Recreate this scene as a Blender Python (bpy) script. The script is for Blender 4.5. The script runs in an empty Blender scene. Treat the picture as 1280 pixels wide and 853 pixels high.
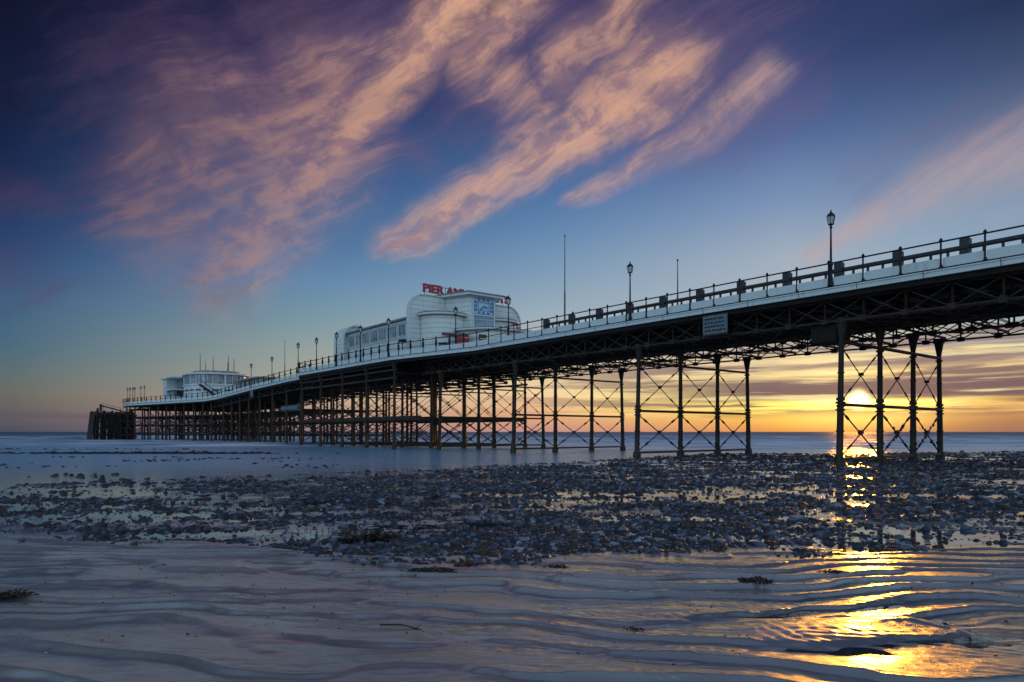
import bpy, math, random
import numpy as np
from mathutils import Vector, Matrix
random.seed(7); rng = np.random.default_rng(7)
sc = bpy.context.scene
COL = sc.collection
F = 853.0; CAMH = 1.7; HZ = 540.0
dX, dY = -0.6225, 0.7826          # along the pier, out to sea
nX, nY = 0.7826, 0.6225           # across the pier, away from the camera
def P(S, D, z=0.0): return Vector((nX*D + dX*S, nY*D + dY*S, z))
UP = Vector((0,0,1)); DV = Vector((dX,dY,0)); NV = Vector((nX,nY,0))

# ------------------------------------------------------------------ materials
def hexlin(h):
    h = h.lstrip('#'); out = []
    for i in (0,2,4):
        c = int(h[i:i+2],16)/255
        out.append(c/12.92 if c <= .04045 else ((c+.055)/1.055)**2.4)
    return tuple(out)+(1.0,)
class NT:
    def __init__(s, t): s.t = t
    def n(s, typ, **kw):
        nd = s.t.nodes.new(typ)
        for k,v in kw.items(): setattr(nd,k,v)
        return nd
    def put(s, sock, v):
        if hasattr(v,'is_output') or isinstance(v, bpy.types.NodeSocket): s.t.links.new(v, sock)
        else: sock.default_value = v
    def m(s, op, a, b=None, c=None, clamp=False):
        nd = s.n('ShaderNodeMath', operation=op); nd.use_clamp = clamp
        s.put(nd.inputs[0], a)
        if b is not None: s.put(nd.inputs[1], b)
        if c is not None: s.put(nd.inputs[2], c)
        return nd.outputs[0]
    def v(s, op, a, b=None, out=0):
        nd = s.n('ShaderNodeVectorMath', operation=op); s.put(nd.inputs[0], a)
        if b is not None:
            if op == 'SCALE': s.put(nd.inputs['Scale'], b)
            else: s.put(nd.inputs[1], b)
        return nd.outputs['Value'] if op in ('DOT_PRODUCT','LENGTH','DISTANCE') else nd.outputs[0]
    def mr(s, x, a, b, c=0., d=1., t='SMOOTHSTEP'):
        nd = s.n('ShaderNodeMapRange'); nd.interpolation_type = t; nd.clamp = True
        for i,q in enumerate((x,a,b,c,d)): s.put(nd.inputs[i], q)
        return nd.outputs[0]
    def mix(s, f, a, b, mode='MIX'):
        nd = s.n('ShaderNodeMix', data_type='RGBA', blend_type=mode); nd.clamp_factor = True
        s.put(nd.inputs[0], f); s.put(nd.inputs[6], a); s.put(nd.inputs[7], b)
        return nd.outputs[2]
    def xyz(s, x, y, z=0.):
        nd = s.n('ShaderNodeCombineXYZ')
        for i,q in enumerate((x,y,z)): s.put(nd.inputs[i], q)
        return nd.outputs[0]
    def sep(s, v):
        nd = s.n('ShaderNodeSeparateXYZ'); s.put(nd.inputs[0], v); return nd.outputs
    def noise(s, vec, scale, detail=4, rough=.55, dist=0., typ='FBM'):
        nd = s.n('ShaderNodeTexNoise'); nd.noise_type = typ
        s.put(nd.inputs['Vector'], vec); s.put(nd.inputs['Scale'], scale)
        nd.inputs['Detail'].default_value = detail; nd.inputs['Roughness'].default_value = rough
        nd.inputs['Distortion'].default_value = dist
        return nd.outputs[0]
    def ramp(s, x, stops):
        nd = s.n('ShaderNodeValToRGB'); s.put(nd.inputs[0], x); e = nd.color_ramp.elements
        while len(e) > 1: e.remove(e[0])
        e[0].position = stops[0][0]; e[0].color = stops[0][1]
        for p,c in stops[1:]:
            q = e.new(p); q.color = c
        return nd.outputs[0]
def newmat(name):
    m = bpy.data.materials.new(name); m.use_nodes = True
    t = m.node_tree; t.nodes.clear(); N = NT(t)
    b = N.n('ShaderNodeBsdfPrincipled'); o = N.n('ShaderNodeOutputMaterial')
    t.links.new(b.outputs[0], o.inputs[0])
    return m, N, b
def mat(name, col, col2=None, rough=.5, metal=0., scale=3., bump=.3, bscale=30., spec=.5, streak=False, lo=.35, hi=.65):
    m,N,b = newmat(name)
    co = N.n('ShaderNodeTexCoord').outputs['Object']
    if col2:
        v = co
        if streak: v = N.v('MULTIPLY', co, (1,1,.18))
        f = N.mr(N.noise(v, scale, 6, .65), lo, hi)
        N.put(b.inputs['Base Color'], N.mix(f, col+(1,), col2+(1,)))
    else: b.inputs['Base Color'].default_value = col+(1,)
    b.inputs['Roughness'].default_value = rough; b.inputs['Metallic'].default_value = metal
    b.inputs['Specular IOR Level'].default_value = spec
    if bump:
        bp = N.n('ShaderNodeBump'); bp.inputs['Strength'].default_value = bump; bp.inputs['Distance'].default_value = .02
        N.put(bp.inputs['Height'], N.noise(co, bscale, 4)); N.put(b.inputs['Normal'], bp.outputs[0])
    return m
M = {}
M['iron'] = mat('rusty_iron', (.010,.0075,.007), (.042,.02,.012), .7, .05, 2.2, .5, 14, streak=True)
def ironmat():
    m,N,b=newmat('rusty_iron')
    co=N.n('ShaderNodeTexCoord').outputs['Object']; x,y,z=N.sep(co)
    f=N.mr(N.noise(N.v('MULTIPLY',co,(1,1,.22)),2.4,6,.68),.40,.70)
    f2=N.mr(N.noise(co,7.,4,.6),.55,.72)
    c=N.mix(f,(.010,.008,.007,1),(.050,.024,.013,1)); c=N.mix(N.m('MULTIPLY',f2,.5),c,(.09,.04,.018,1))
    tide=N.mr(N.m('ADD',z,N.m('MULTIPLY',N.noise(co,3.,4),1.1)),1.5,2.1,1.,0.)
    wcol=N.mix(N.mr(N.noise(co,16.,3),.4,.65),(.006,.007,.005,1),(.035,.035,.025,1))
    N.put(b.inputs['Base Color'],N.mix(tide,c,wcol)); N.put(b.inputs['Roughness'],N.m('MULTIPLY_ADD',tide,-.2,.7))
    bp=N.n('ShaderNodeBump'); bp.inputs['Strength'].default_value=.8; bp.inputs['Distance'].default_value=.03
    N.put(bp.inputs['Height'],N.noise(co,18.,4,.65)); N.put(b.inputs['Normal'],bp.outputs[0])
    return m
M['iron']=ironmat()
M['iron_wet'] = mat('weeded_iron', (.008,.007,.006), (.05,.028,.016), .45, 0, 5, .9, 22)
M['under'] = mat('under_timber', (.006,.0045,.004), (.014,.009,.007), .9, 0, 1.2, .4, 9)
M['white'] = mat('white_paint', (.60,.70,.72), (.34,.34,.31), .5, 0, 2.2, .25, 20, streak=True, lo=.5, hi=.85)
M['cream'] = None
M['roof'] = mat('roof_felt', (.16,.19,.21), (.26,.29,.31), .6, 0, 1.5, .3, 12)
M['dark'] = mat('dark_paint', (.007,.011,.018), (.016,.02,.028), .5, 0, 4, .2, 20, spec=.25)
M['bench'] = mat('bench_timber', (.012,.018,.023), (.026,.034,.04), .6, 0, 4, .3, 18)
M['pole'] = mat('pole_paint', (.06,.08,.10), None, .4)
M['red'] = mat('red_paint', (.42,.012,.03), (.3,.01,.02), .45, 0, 3, .1, 20)
M['blue'] = mat('clock_blue', (.06,.17,.33), (.09,.21,.38), .4, 0, 4, .1, 20)
M['bluepale'] = mat('clock_pale', (.42,.64,.84), (.36,.56,.76), .4, 0, 3, .1, 20)
M['frame'] = mat('window_frame_paint', (.6,.66,.7), None, .4, bump=0)
M['black'] = mat('poster_black', (.012,.012,.014), None, .35, bump=0)
M['yellow'] = mat('poster_yellow', (.55,.42,.16), None, .5, bump=0)
M['sign'] = mat('notice_paint', (.13,.19,.22), (.08,.12,.15), .5, 0, 4, .2, 15)
M['timber'] = mat('wet_timber', (.008,.006,.0055), (.028,.017,.012), .6, 0, 2.5, .6, 12, streak=True)
M['deck'] = mat('deck_boards', (.13,.12,.11), (.2,.19,.18), .8, 0, 2, .3, 9)
M['weed'] = mat('seaweed', (.012,.012,.006), (.05,.03,.012), .35, 0, 12, .6, 40)
M['weedred'] = mat('seaweed_red', (.16,.045,.02), (.06,.02,.012), .35, 0, 12, .6, 40)
def cladding():
    m,N,b = newmat('cream_cladding')
    co = N.n('ShaderNodeTexCoord').outputs['Object']; x,y,z = N.sep(co)
    fr = N.m('FRACT', N.m('MULTIPLY', z, 1/.46))
    line = N.mr(N.m('ABSOLUTE', N.m('SUBTRACT', fr, .5)), .40, .48)
    f = N.mr(N.noise(N.v('MULTIPLY', co, (1,1,.15)), 1.6, 6, .65), .42, .8)
    base = N.mix(f, (.70,.77,.76,1), (.54,.59,.58,1))
    N.put(b.inputs['Base Color'], N.mix(N.m('MULTIPLY', line, .55), base, (.22,.25,.25,1)))
    b.inputs['Roughness'].default_value = .55
    bp = N.n('ShaderNodeBump'); bp.inputs['Strength'].default_value = .5; bp.inputs['Distance'].default_value = .02
    N.put(bp.inputs['Height'], N.m('SUBTRACT', 1., line)); N.put(b.inputs['Normal'], bp.outputs[0])
    return m
M['cream'] = cladding()
def glassmat():
    m,N,b = newmat('window_glass')
    co = N.n('ShaderNodeTexCoord').outputs['Object']
    f = N.mr(N.noise(co, .9, 3), .35, .65)
    N.put(b.inputs['Base Color'], N.mix(f, (.07,.11,.14,1), (.22,.29,.33,1)))
    b.inputs['Roughness'].default_value = .08; b.inputs['Specular IOR Level'].default_value = .9
    return m
M['glass'] = glassmat()
def lampglass():
    m,N,b = newmat('lantern_glass')
    b.inputs['Base Color'].default_value = (.75,.8,.85,1); b.inputs['Roughness'].default_value = .15
    b.inputs['Transmission Weight'].default_value = .55
    return m
M['lglass'] = lampglass()

# ------------------------------------------------------------------ mesh builder
class MB:
    def __init__(s): s.v=[]; s.f=[]
    def add(s, vs, fs):
        o=len(s.v); s.v += [tuple(v) for v in vs]; s.f += [tuple(i+o for i in f) for f in fs]; return s
    def box(s, c, ax, ay, az):    # centre + half vectors
        vs=[Vector(c)+sx*ax+sy*ay+sz*az for sx in(-1,1) for sy in(-1,1) for sz in(-1,1)]
        return s.add(vs,[(0,1,3,2),(4,6,7,5),(0,4,5,1),(2,3,7,6),(0,2,6,4),(1,5,7,3)])
    def sbox(s, S0,S1,D0,D1,z0,z1):
        return s.box(P((S0+S1)/2,(D0+D1)/2,(z0+z1)/2), DV*abs(S1-S0)/2, NV*abs(D1-D0)/2, UP*abs(z1-z0)/2)
    def beam(s, a, b, w, h, up=UP):
        a=Vector(a); b=Vector(b); d=b-a; L=d.length
        if L<1e-6: return s
        d/=L; x=d.cross(up)
        if x.length<1e-4: x=d.cross(Vector((1,0,0)))
        x.normalize(); y=x.cross(d)
        return s.box((a+b)/2, d*L/2, x*w/2, y*h/2)
    def tube(s, a, b, r0, r1=None, n=8, cap=True):
        a=Vector(a); b=Vector(b); r1=r0 if r1 is None else r1
        d=(b-a); 
        if d.length<1e-6: return s
        d.normalize(); x=d.cross(UP)
        if x.length<1e-3: x=Vector((1,0,0))
        x.normalize(); y=d.cross(x)
        vs=[]
        for p,r in((a,r0),(b,r1)):
            for i in range(n):
                t=2*math.pi*i/n; vs.append(p+x*r*math.cos(t)+y*r*math.sin(t))
        fs=[(i,(i+1)%n,n+(i+1)%n,n+i) for i in range(n)]
        if cap: fs+=[tuple(range(n-1,-1,-1)),tuple(range(n,2*n))]
        return s.add(vs,fs)
    def lathe(s, base, prof, n=10, rot=0.):
        base=Vector(base); vs=[]; fs=[]
        for r,z in prof:
            for i in range(n):
                t=2*math.pi*i/n+rot; vs.append(base+Vector((r*math.cos(t),r*math.sin(t),z)))
        for k in range(len(prof)-1):
            for i in range(n):
                j=(i+1)%n; fs.append((k*n+i,k*n+j,(k+1)*n+j,(k+1)*n+i))
        fs+=[tuple(range(n-1,-1,-1)),tuple((len(prof)-1)*n+i for i in range(n))]
        return s.add(vs,fs)
    def prism(s, pts, z0, z1):    # pts world xy, z0/z1 numbers or functions of index
        n=len(pts); g=lambda z,i: z[i] if isinstance(z,(list,tuple)) else z
        vs=[(p[0],p[1],g(z0,i)) for i,p in enumerate(pts)]+[(p[0],p[1],g(z1,i)) for i,p in enumerate(pts)]
        return s.add(vs,[tuple(range(n-1,-1,-1)),tuple(range(n,2*n))]+[(i,(i+1)%n,n+(i+1)%n,n+i) for i in range(n)])
    def slab(s, prof, t, nrm):    # prof list of Vectors (planar), thickness t along nrm
        n=len(prof); q=[Vector(p)+Vector(nrm)*t for p in prof]
        return s.add([Vector(p) for p in prof]+q,[tuple(range(n-1,-1,-1)),tuple(range(n,2*n))]+[(i,(i+1)%n,n+(i+1)%n,n+i) for i in range(n)])
    def build(s, name, m, parent=None, smooth=False, bevel=0., loc=None):
        off = origin(parent) if parent is not None else Vector(loc or (0,0,0))
        me=bpy.data.meshes.new(name); me.from_pydata([tuple(Vector(v)-off) for v in s.v],[],s.f)
        me.materials.append(m if not isinstance(m,str) else M[m])
        if smooth:
            for p in me.polygons: p.use_smooth=True
        import bmesh
        bm=bmesh.new(); bm.from_mesh(me); bmesh.ops.recalc_face_normals(bm,faces=bm.faces); bm.to_mesh(me); bm.free()
        o=bpy.data.objects.new(name,me); COL.objects.link(o)
        if parent is not None: o.parent=parent
        elif loc is not None: o.location=loc
        if smooth:
            md=o.modifiers.new('edge','EDGE_SPLIT'); md.split_angle=math.radians(35)
        if bevel:
            md=o.modifiers.new('bevel','BEVEL'); md.width=bevel; md.segments=2; md.limit_method='ANGLE'
        return o
def origin(o):
    v=Vector((0,0,0))
    while o is not None: v+=Vector(o.location); o=o.parent
    return v
def thing(name,label,cat,loc,group=None):
    o=bpy.data.objects.new(name,None); COL.objects.link(o); o.location=loc; o.empty_display_size=.3
    o['label']=label; o['category']=cat
    if group: o['group']=group
    return o
def tag(o,label,cat,group=None):
    o['label']=label; o['category']=cat
    if group: o['group']=group
    return o
def dup(root, loc, label):
    r=root.copy(); COL.objects.link(r); r.location=loc; r['label']=label
    for ch in root.children:
        c=ch.copy(); COL.objects.link(c); c.parent=r
        for g in ch.children:
            d=g.copy(); COL.objects.link(d); d.parent=c
    return r
def sample(pts, x):
    for (a,ya),(b,yb) in zip(pts,pts[1:]):
        if x<=b:
            t=max(0,(x-a)/(b-a)); return ya+(yb-ya)*t
    return pts[-1][1]

# ------------------------------------------------------------------ the pier
ZD_PTS=[(-20,8.87),(84,8.87),(104,8.35),(127,7.47),(200,7.47)]
def zdeck(S): return sample(ZD_PTS,S)
EDGE=[(-20,33.1),(47.0,33.1),(57.7,31.2),(81,31.2),(81.01,33.1),(122,33.1),(130,32.0),(160,25.8),(167,25.8)]
def edge(S): return sample(EDGE,S)
def far(S): return 79.3-edge(S) if S<120 else 47.5+ (33.1-edge(S))*.5
C0=P(50,39.65,0)
pier=thing('pier','long iron pier with white fascia on braced columns, running out to sea','pier',C0)
Ssamp=[-20,0,20,40,47.0,50,54,57.7,64,72,81,81.01,90,97,104,111,118,122,127,130,138,146,154,160,167]
def strip(fo, zt, zb, out=0.):
    pass
def ribbon(mb, side, o0, o1, z0, z1):
    # closed box ribbon following an edge; offsets o0..o1 outward, z relative to deck
    vs=[];fs=[]
    for S in Ssamp:
        e = edge(S) if side<0 else far(S); sg = -1 if side<0 else 1; zz=zdeck(S)
        for o,z in((o0,z0),(o1,z0),(o1,z1),(o0,z1)): vs.append(P(S,e+sg*o,zz+z))
    for k in range(len(Ssamp)-1):
        a=4*k
        for i in range(4):
            j=(i+1)%4; fs.append((a+i,a+j,a+4+j,a+4+i))
    fs+=[(3,2,1,0),tuple(4*(len(Ssamp)-1)+i for i in range(4))]
    mb.add(vs,fs)
# deck slab
mb=MB(); vs=[];fs=[]
for S in Ssamp:
    zz=zdeck(S)
    for D,z in((edge(S)+.12,-.30),(far(S)-.12,-.30),(far(S)-.12,0),(edge(S)+.12,0)): vs.append(P(S,D,zz+z))
for k in range(len(Ssamp)-1):
    a=4*k
    for i in range(4):
        j=(i+1)%4; fs.append((a+i,a+j,a+4+j,a+4+i))
fs+=[(3,2,1,0),tuple(4*(len(Ssamp)-1)+i for i in range(4))]
mb.add(vs,fs); mb.build('deck','deck',pier)
mb=MB(); ribbon(mb,-1,-.10,.06,-.37,-.16); ribbon(mb,-1,-.02,.11,-.158,-.10)
def fasciamat():
    m,N,b=newmat('fascia_paint')
    co=N.n('ShaderNodeTexCoord').outputs['Object']; a=N.v('DOT_PRODUCT',co,(dX,dY,0)); x,y,z=N.sep(co)
    fr=N.m('ABSOLUTE',N.m('SUBTRACT',N.m('FRACT',N.m('MULTIPLY',a,1/2.9)),.5)); line=N.mr(fr,.489,.494)
    st=N.mr(N.noise(N.xyz(N.m('MULTIPLY',a,3.),N.m('MULTIPLY',z,.5)),1.6,6,.7),.50,.80)
    c=N.mix(st,(.60,.70,.72,1),(.34,.31,.26,1)); c=N.mix(N.mr(N.noise(N.xyz(N.m('MULTIPLY',a,.7),z),1.,4),.55,.75,0.,.5),c,(.42,.47,.48,1))
    N.put(b.inputs['Base Color'],N.mix(N.m('MULTIPLY',line,.8),c,(.05,.05,.05,1))); b.inputs['Roughness'].default_value=.5
    return m
mb.build('fascia',fasciamat(),pier)
mb=MB(); ribbon(mb,-1,-.08,.03,-.097,-.03); mb.build('shadow_gap_strip','dark',pier)  # dark-coloured strip stands in for the shadow gap between fascia and panels
mb=MB(); ribbon(mb,1,-.10,.06,-.46,.0); mb.build('fascia','white',pier)
mb=MB(); ribbon(mb,-1,-.4,-.12,-.62,-.305); ribbon(mb,1,-.4,-.12,-.62,-.305)
for D in (36,39.65,43.3):
    for a,b in zip(Ssamp,Ssamp[1:]):
        mb.beam(P(a,D,zdeck(a)-.46),P(b,D,zdeck(b)-.46),.16,.3)
S=-18.
while S<166:
    mb.beam(P(S,edge(S)+.5,zdeck(S)-.44),P(S,far(S)-.5,zdeck(S)-.44),.12,.26); S+=1.45
mb.build('joists','under',pier)

# railings : sub-parts post + panel on the near side
def railing(side):
    mb=MB(); top=[]
    for h,w in((1.1,.068),(.62,.045)):
        for a,b in zip(Ssamp,Ssamp[1:]):
            ea,eb=(edge(a),edge(b)) if side<0 else (far(a),far(b))
            sg=-1 if side<0 else 1
            mb.tube(P(a,ea,zdeck(a)+h),P(b,eb,zdeck(b)+h),w/2+.004,n=6)
    return mb
mb=railing(-1); rail=mb.build('railing','dark',pier)
mbw=railing(1); S=-18.
while S<166: mbw.tube(P(S,far(S),zdeck(S)),P(S,far(S),zdeck(S)+1.15),.03,n=6); S+=1.65
mbw.build('railing','dark',pier)
posts=[]; S=9.96-1.65*3
while S<166:
    posts.append(S)
    S+= 1.65 if S<46 else (1.7 if S<81 else 2.1)
wideposts=lambda S: 47<S<82 or S>84
def post_mesh(S):
    mb=MB(); e=edge(S); z=zdeck(S)
    if wideposts(S): prof=[(.035,-.1),(.035,.42),(.10,.46),(.10,.9),(.06,.95),(.06,1.12),(.09,1.16),(.03,1.27)]
    else: prof=[(.055,-.1),(.055,.05),(.04,.1),(.04,.5),(.06,.6),(.04,.7),(.04,1.07),(.07,1.12),(.075,1.17),(.02,1.25)]
    mb.lathe(P(S,e-.05,z),prof,8); return mb
extra=MB(); nposts=0
for i,S in enumerate(posts):
    if nposts<100: post_mesh(S).build('post','dark',rail,smooth=True); nposts+=1
    else:
        m_=post_mesh(S); extra.add(m_.v,m_.f)
    if i+1<len(posts):
        a,b=S+.05,posts[i+1]-.05
        if a<81<b: continue
        m_=MB(); za,zb=zdeck(a),zdeck(b)
        pr=[]
        L=b-a; c=.06
        for s_,h in((0,-.02+c),(c,-.02),(L-c,-.02),(L,-.02+c),(L,.39-c),(L-c,.39),(c,.39),(0,.39-c)):
            SS=a+s_; pr.append(P(SS,edge(SS)-.02,za+(zb-za)*s_/L+h))
        m_.slab(pr,.025,NV)
        if i<100: m_.build('panel','white',rail)
        else: extra.add([],[])
print('posts',len(posts))
if extra.v: extra.build('post','dark',rail)['kind']='stuff'

# lattice girders
def girder(D, S0, S1, depth, bay=1.9, th=.11):
    mb=MB(); S=S0; up=True
    zt=lambda s: zdeck(s)-.62; zb=lambda s: zdeck(s)-.62-depth
    seg=[S0]
    while seg[-1]<S1-.1: seg.append(min(S1,seg[-1]+bay))
    for a,b in zip(seg,seg[1:]):
        mb.beam(P(a,D,zt(a)),P(b,D,zt(b)),.22,.10)
        mb.beam(P(a,D,zb(a)),P(b,D,zb(b)),.24,.09)
        mb.beam(P(a,D,zb(a)),P(a,D,zt(a)),.07,.07)
        mb.beam(P(a,D-.05,zb(a)),P(b,D-.05,zt(b)),.05,th,up=NV)
        mb.beam(P(a,D+.05,zt(a)),P(b,D+.05,zb(b)),.05,th*.8,up=NV)
        mb.box(P(a,D,zb(a)+.02),DV*.17,NV*.13,UP*.13)
    return mb
for D in (33.75,37.85,42.1,46.3):
    girder(D,-19,56,1.05).build('girder','iron',pier)
girder(35.8,-19,56,.8,2.4,.08).build('girder','iron',pier)
girder(44.2,-19,56,.8,2.4,.08).build('girder','iron',pier)
mb=MB()
for D in (31.7,47.8):
    for z in (-.75,-1.25,-2.0): mb.beam(P(57.4,D,ZD_PTS[0][1]+z),P(81,D,ZD_PTS[0][1]+z),.12,.16 if z>-1.5 else .2)
mb.build('edge_beam','iron',pier)
for D in (36.2,40.5,44.5):
    girder(D,57,81,1.4,2.9,.06).build('girder','iron',pier)
for D in (33.75,38,42.1,46.3):
    girder(D,81,127,.9,3.2,.08).build('girder','iron',pier)
mb=MB()
for S in [x for x in np.arange(-16,56,3.2)]:
    # horizontal wind bracing and cross frames between the girders
    S=float(S); z=zdeck(S)-1.6
    mb.beam(P(S,33.75,z),P(S+3.2,37.85,z),.06,.05); mb.beam(P(S+3.2,33.75,z+.05),P(S,37.85,z+.05),.06,.05)
    mb.beam(P(S,42.1,z),P(S+3.2,46.3,z),.06,.05); mb.beam(P(S+3.2,42.1,z+.05),P(S,46.3,z+.05),.06,.05)
    mb.beam(P(S,33.75,z+.1),P(S,46.3,z+.1),.09,.12)
    mb.beam(P(S,33.75,z),P(S,46.3,z+.9),.05,.06); mb.beam(P(S,33.75,z+.9),P(S,46.3,z),.05,.06)
mb.build('wind_bracing','iron',pier)
mb=MB()
for S in np.arange(57.6,128,2.9):
    S=float(S); z=zdeck(S)-1.55
    mb.beam(P(S,edge(S)+.6,z),P(S,far(S)-.6,z),.09,.14)
    mb.beam(P(S,edge(S)+.6,z+.9),P(S+2.9,far(S)-.6,z),.05,.08)
mb.build('wind_bracing','iron',pier)

# trestles
def column(S,Dt,Db,ztop,r=.135):
    mb=MB(); zj=3.05
    f=lambda z: Db+(Dt-Db)*z/ztop
    A=lambda z: P(S,f(z),z)
    mb.tube(A(-1.0),A(zj),r*1.28,r*1.15,12,False)
    mb.tube(A(zj),A(ztop-.8),r*1.02,r*.92,12,False)
    mb.tube(A(ztop-.8),A(ztop-.05),r*.95,r*1.9,12,False)
    mb.tube(A(ztop-.05),A(ztop+.22),r*2.3,r*2.3,12)
    for z,rr,h in((zj-.30,1.65,.08),(zj+.04,1.75,.10),(zj+.20,1.5,.14),(zj-.12,1.45,.10),(5.95,1.45,.1),(.30,1.75,.12),(.02,1.95,.28),(1.7,1.42,.07),(4.6,1.25,.06)):
        if z<ztop-.9: mb.tube(A(z),A(z+h),r*rr,r*rr,12)
    # weed and barnacle lumps
    for k in range(10):
        z=random.uniform(-.05,1.1); t=random.uniform(0,6.28); q=A(z)+Vector((math.cos(t),math.sin(t),0))*r*1.2
        mb.lathe(q+Vector((0,0,-.08)),[(.02,0),(random.uniform(.05,.09),.07),(.02,.16)],6)
    return mb
def xbrace(mb,S,D0,D1,z0,z1,r,lump=False):
    a,b,c,d=P(S-.06,D0,z0),P(S-.06,D1,z1),P(S+.06,D0,z1),P(S+.06,D1,z0)
    mb.tube(a,b,r,n=5); mb.tube(c,d,r,n=5)
    m=(a+b)/2; mb.tube(m-DV*.05,m+DV*.17,r*3,n=8)
    for t in (.2,.8):
        for p,q in((a,b),(c,d)):
            u=p.lerp(q,t); w=(q-p).normalized()*.16; mb.tube(u-w,u+w,r*1.8,n=6)
    if lump:
        for k in range(16):
            t=random.uniform(.28,.75); p,q=random.choice(((a,b),(c,d))); u=p.lerp(q,t)
            mb.lathe(u+Vector((random.uniform(-.05,.05),random.uniform(-.05,.05),-.08)),[(.02,-.06),(random.uniform(.05,.10),.04),(.02,.16)],6)
ntr=0
def trestle(S, tops, batter=.22, full=True, weed=False, dz=1.75):
    ztop=zdeck(S)-dz
    t=bpy.data.objects.new('trestle',None); COL.objects.link(t); t.parent=pier
    t.location=P(S,sum(tops)/len(tops),0)-C0
    bots=list(tops); bots[0]-=batter; bots[-1]+=batter
    f=lambda i,z: bots[i]+(tops[i]-bots[i])*z/ztop
    for i in range(len(tops)): column(S,tops[i],bots[i],ztop).build('column','iron',t,smooth=True)
    mb=MB()
    n=len(tops)-1
    for z,w,h in((3.05,.09,.15),(zdeck(S)-2.7,.07,.12),(.36,.08,.13)):
        for o in(-.11,.11):
            mb.beam(P(S+o,f(0,z),z),P(S+o,f(n,z),z),w*.6,h)
    mb.build('tie_beam','iron',t)
    for i in range(n):
        mb=MB()
        xbrace(mb,S,f(i,3.2),f(i+1,3.2),3.25,zdeck(S)-2.8,.029)
        mb.build('brace','iron',t)
        mb=MB(); xbrace(mb,S,f(i,1),f(i+1,1),.45,2.9,.038,weed and i>0)
        mb.build('brace','iron_wet',t)
    return t
narrow=[33.85,38.1,42.35,46.1]
for S in (3.4,16.3): trestle(S,narrow,weed=(S>10))
trestle(29.37,narrow); trestle(42.1,narrow); trestle(53.0,narrow)
wide=[31.7,35.8,39.7,43.6,47.8]
for i in range(5): trestle(57.8+5.8*i,wide,.05,dz=.75)
# raking struts under the arcade
mb=MB()
for i in range(4):
    S=57.8+5.8*i
    for D in (35.8,43.6):
        mb.tube(P(S,D,.4),P(S+5.8,D,3.0),.04,n=6); mb.tube(P(S+5.8,D,.4),P(S,D,3.0),.04,n=6)
        mb.beam(P(S,D,3.05),P(S+5.8,D,3.05),.12,.34)
for D in (31.7,47.8):
    mb.beam(P(53 if D<40 else 57.8,D,3.0),P(81,D,3.0),.14,.36)
mb.build('longitudinal_bracing','iron',pier)
def small_trestle(S,Ds):
    zt=zdeck(S)-.6; mb=MB(); Ds=list(Ds)
    for D in Ds:
        mb.tube(P(S,D,-1),P(S,D,zt),.17,.14,8)
        if random.random()<.6: mb.tube(P(S,D,.4),P(S+2.6,D,4.6),.07,n=5)
        if random.random()<.5: mb.tube(P(S,D,4.5),P(S+3,D,1.2),.06,n=5)
    for z in (1.2,3.0,4.6,zt-.5): mb.beam(P(S,Ds[0],z),P(S,Ds[-1],z),.16,.22)
    for a,b in zip(Ds,Ds[1:]):
        mb.tube(P(S,a,1.2),P(S,b,3.0),.05,n=5); mb.tube(P(S,b,1.2),P(S,a,3.0),.05,n=5)
        mb.tube(P(S,a,3.0),P(S,b,4.6),.05,n=5); mb.tube(P(S,b,3.0),P(S,a,4.6),.05,n=5)
        if random.random()<.4: mb.tube(P(S,a,zt-.4),P(S,b,4.0),.08,n=5)
    o=mb.build('trestle','timber',pier)
for S in (86.5,92,97.5,103,108,112.5,117,121.5): small_trestle(S,[33.9,37.9,42.1,46.1])
for S in np.arange(126,167,3.6):
    S=float(S); e=edge(S)+.6; f_=far(S)-.8; k=max(4,int((f_-e)/3.4)); small_trestle(S,[e+(f_-e)*i/k for i in range(k+1)])
mb=MB()
for z in (1.4,3.1,4.7):
    for a,b in zip([126,130,140,150,160],[130,140,150,160,166]):
        mb.beam(P(a,edge(a)+.5,z),P(b,edge(b)+.5,z),.14,.2)
        mb.beam(P(a,46,z+.1),P(b,46,z+.1),.14,.2)
mb.build('waling','timber',pier)
# maintenance box hung between the girders above the right-hand trestle
mb=MB(); mb.sbox(16.6,17.9,33.9,35.4,6.25,7.25); mb.build('service_box','under',pier)

# ------------------------------------------------------------------ landing stage at the end
ls=thing('landing_stage','dark timber landing stage of close piles at the far end of the pier','landing stage',P(166,22,0))
def pileset(mb,S,D0,D1,step,zt,r=.2,lean=0):
    D=D0
    while D<=D1+.01:
        mb.tube(P(S+lean,D-lean*.5,-1),P(S,D,zt+random.uniform(-.15,.15)),r,r*.9,8); D+=step
mb=MB()
for S in (160.5,162.5,164.5,166.3): pileset(mb,S,20.4,27,1.3,5.9)
mb.tube(P(160.5,19.8,-1),P(160.5,20.4,6.5),.25,.22,8)
mb.build('pile','timber',ls)
mb=MB()
for S in (160.3,166.4):
    for z in (1,2.4,3.8,5.3): mb.beam(P(S,20.2,z),P(S,27,z),.3,.3)
for D in (20.3,24,27):
    for z in (1,2.4,3.8,5.3): mb.beam(P(160.5,D,z),P(166.4,D,z),.3,.3)
for D in (20.4,22.4,24.4):
    mb.tube(P(160.4,D,.5),P(160.4,D+3,5.2),.13,n=6); mb.tube(P(160.4,D+3,.5),P(160.4,D,5.2),.12,n=6)
mb.build('waling','timber',ls)
mb=MB()
for k in range(11):
    D=20.2+.42*k; mb.beam(P(159.9,D-.35*(1-k/15),-.6),P(160.0,D,5.6+random.uniform(-.5,.35)),.2,.2)
for k in range(13):
    S=160+.5*k; mb.beam(P(S,19.1,-.6),P(S,19.8,5.5+random.uniform(-.6,.5)),.3,.2)
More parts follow.
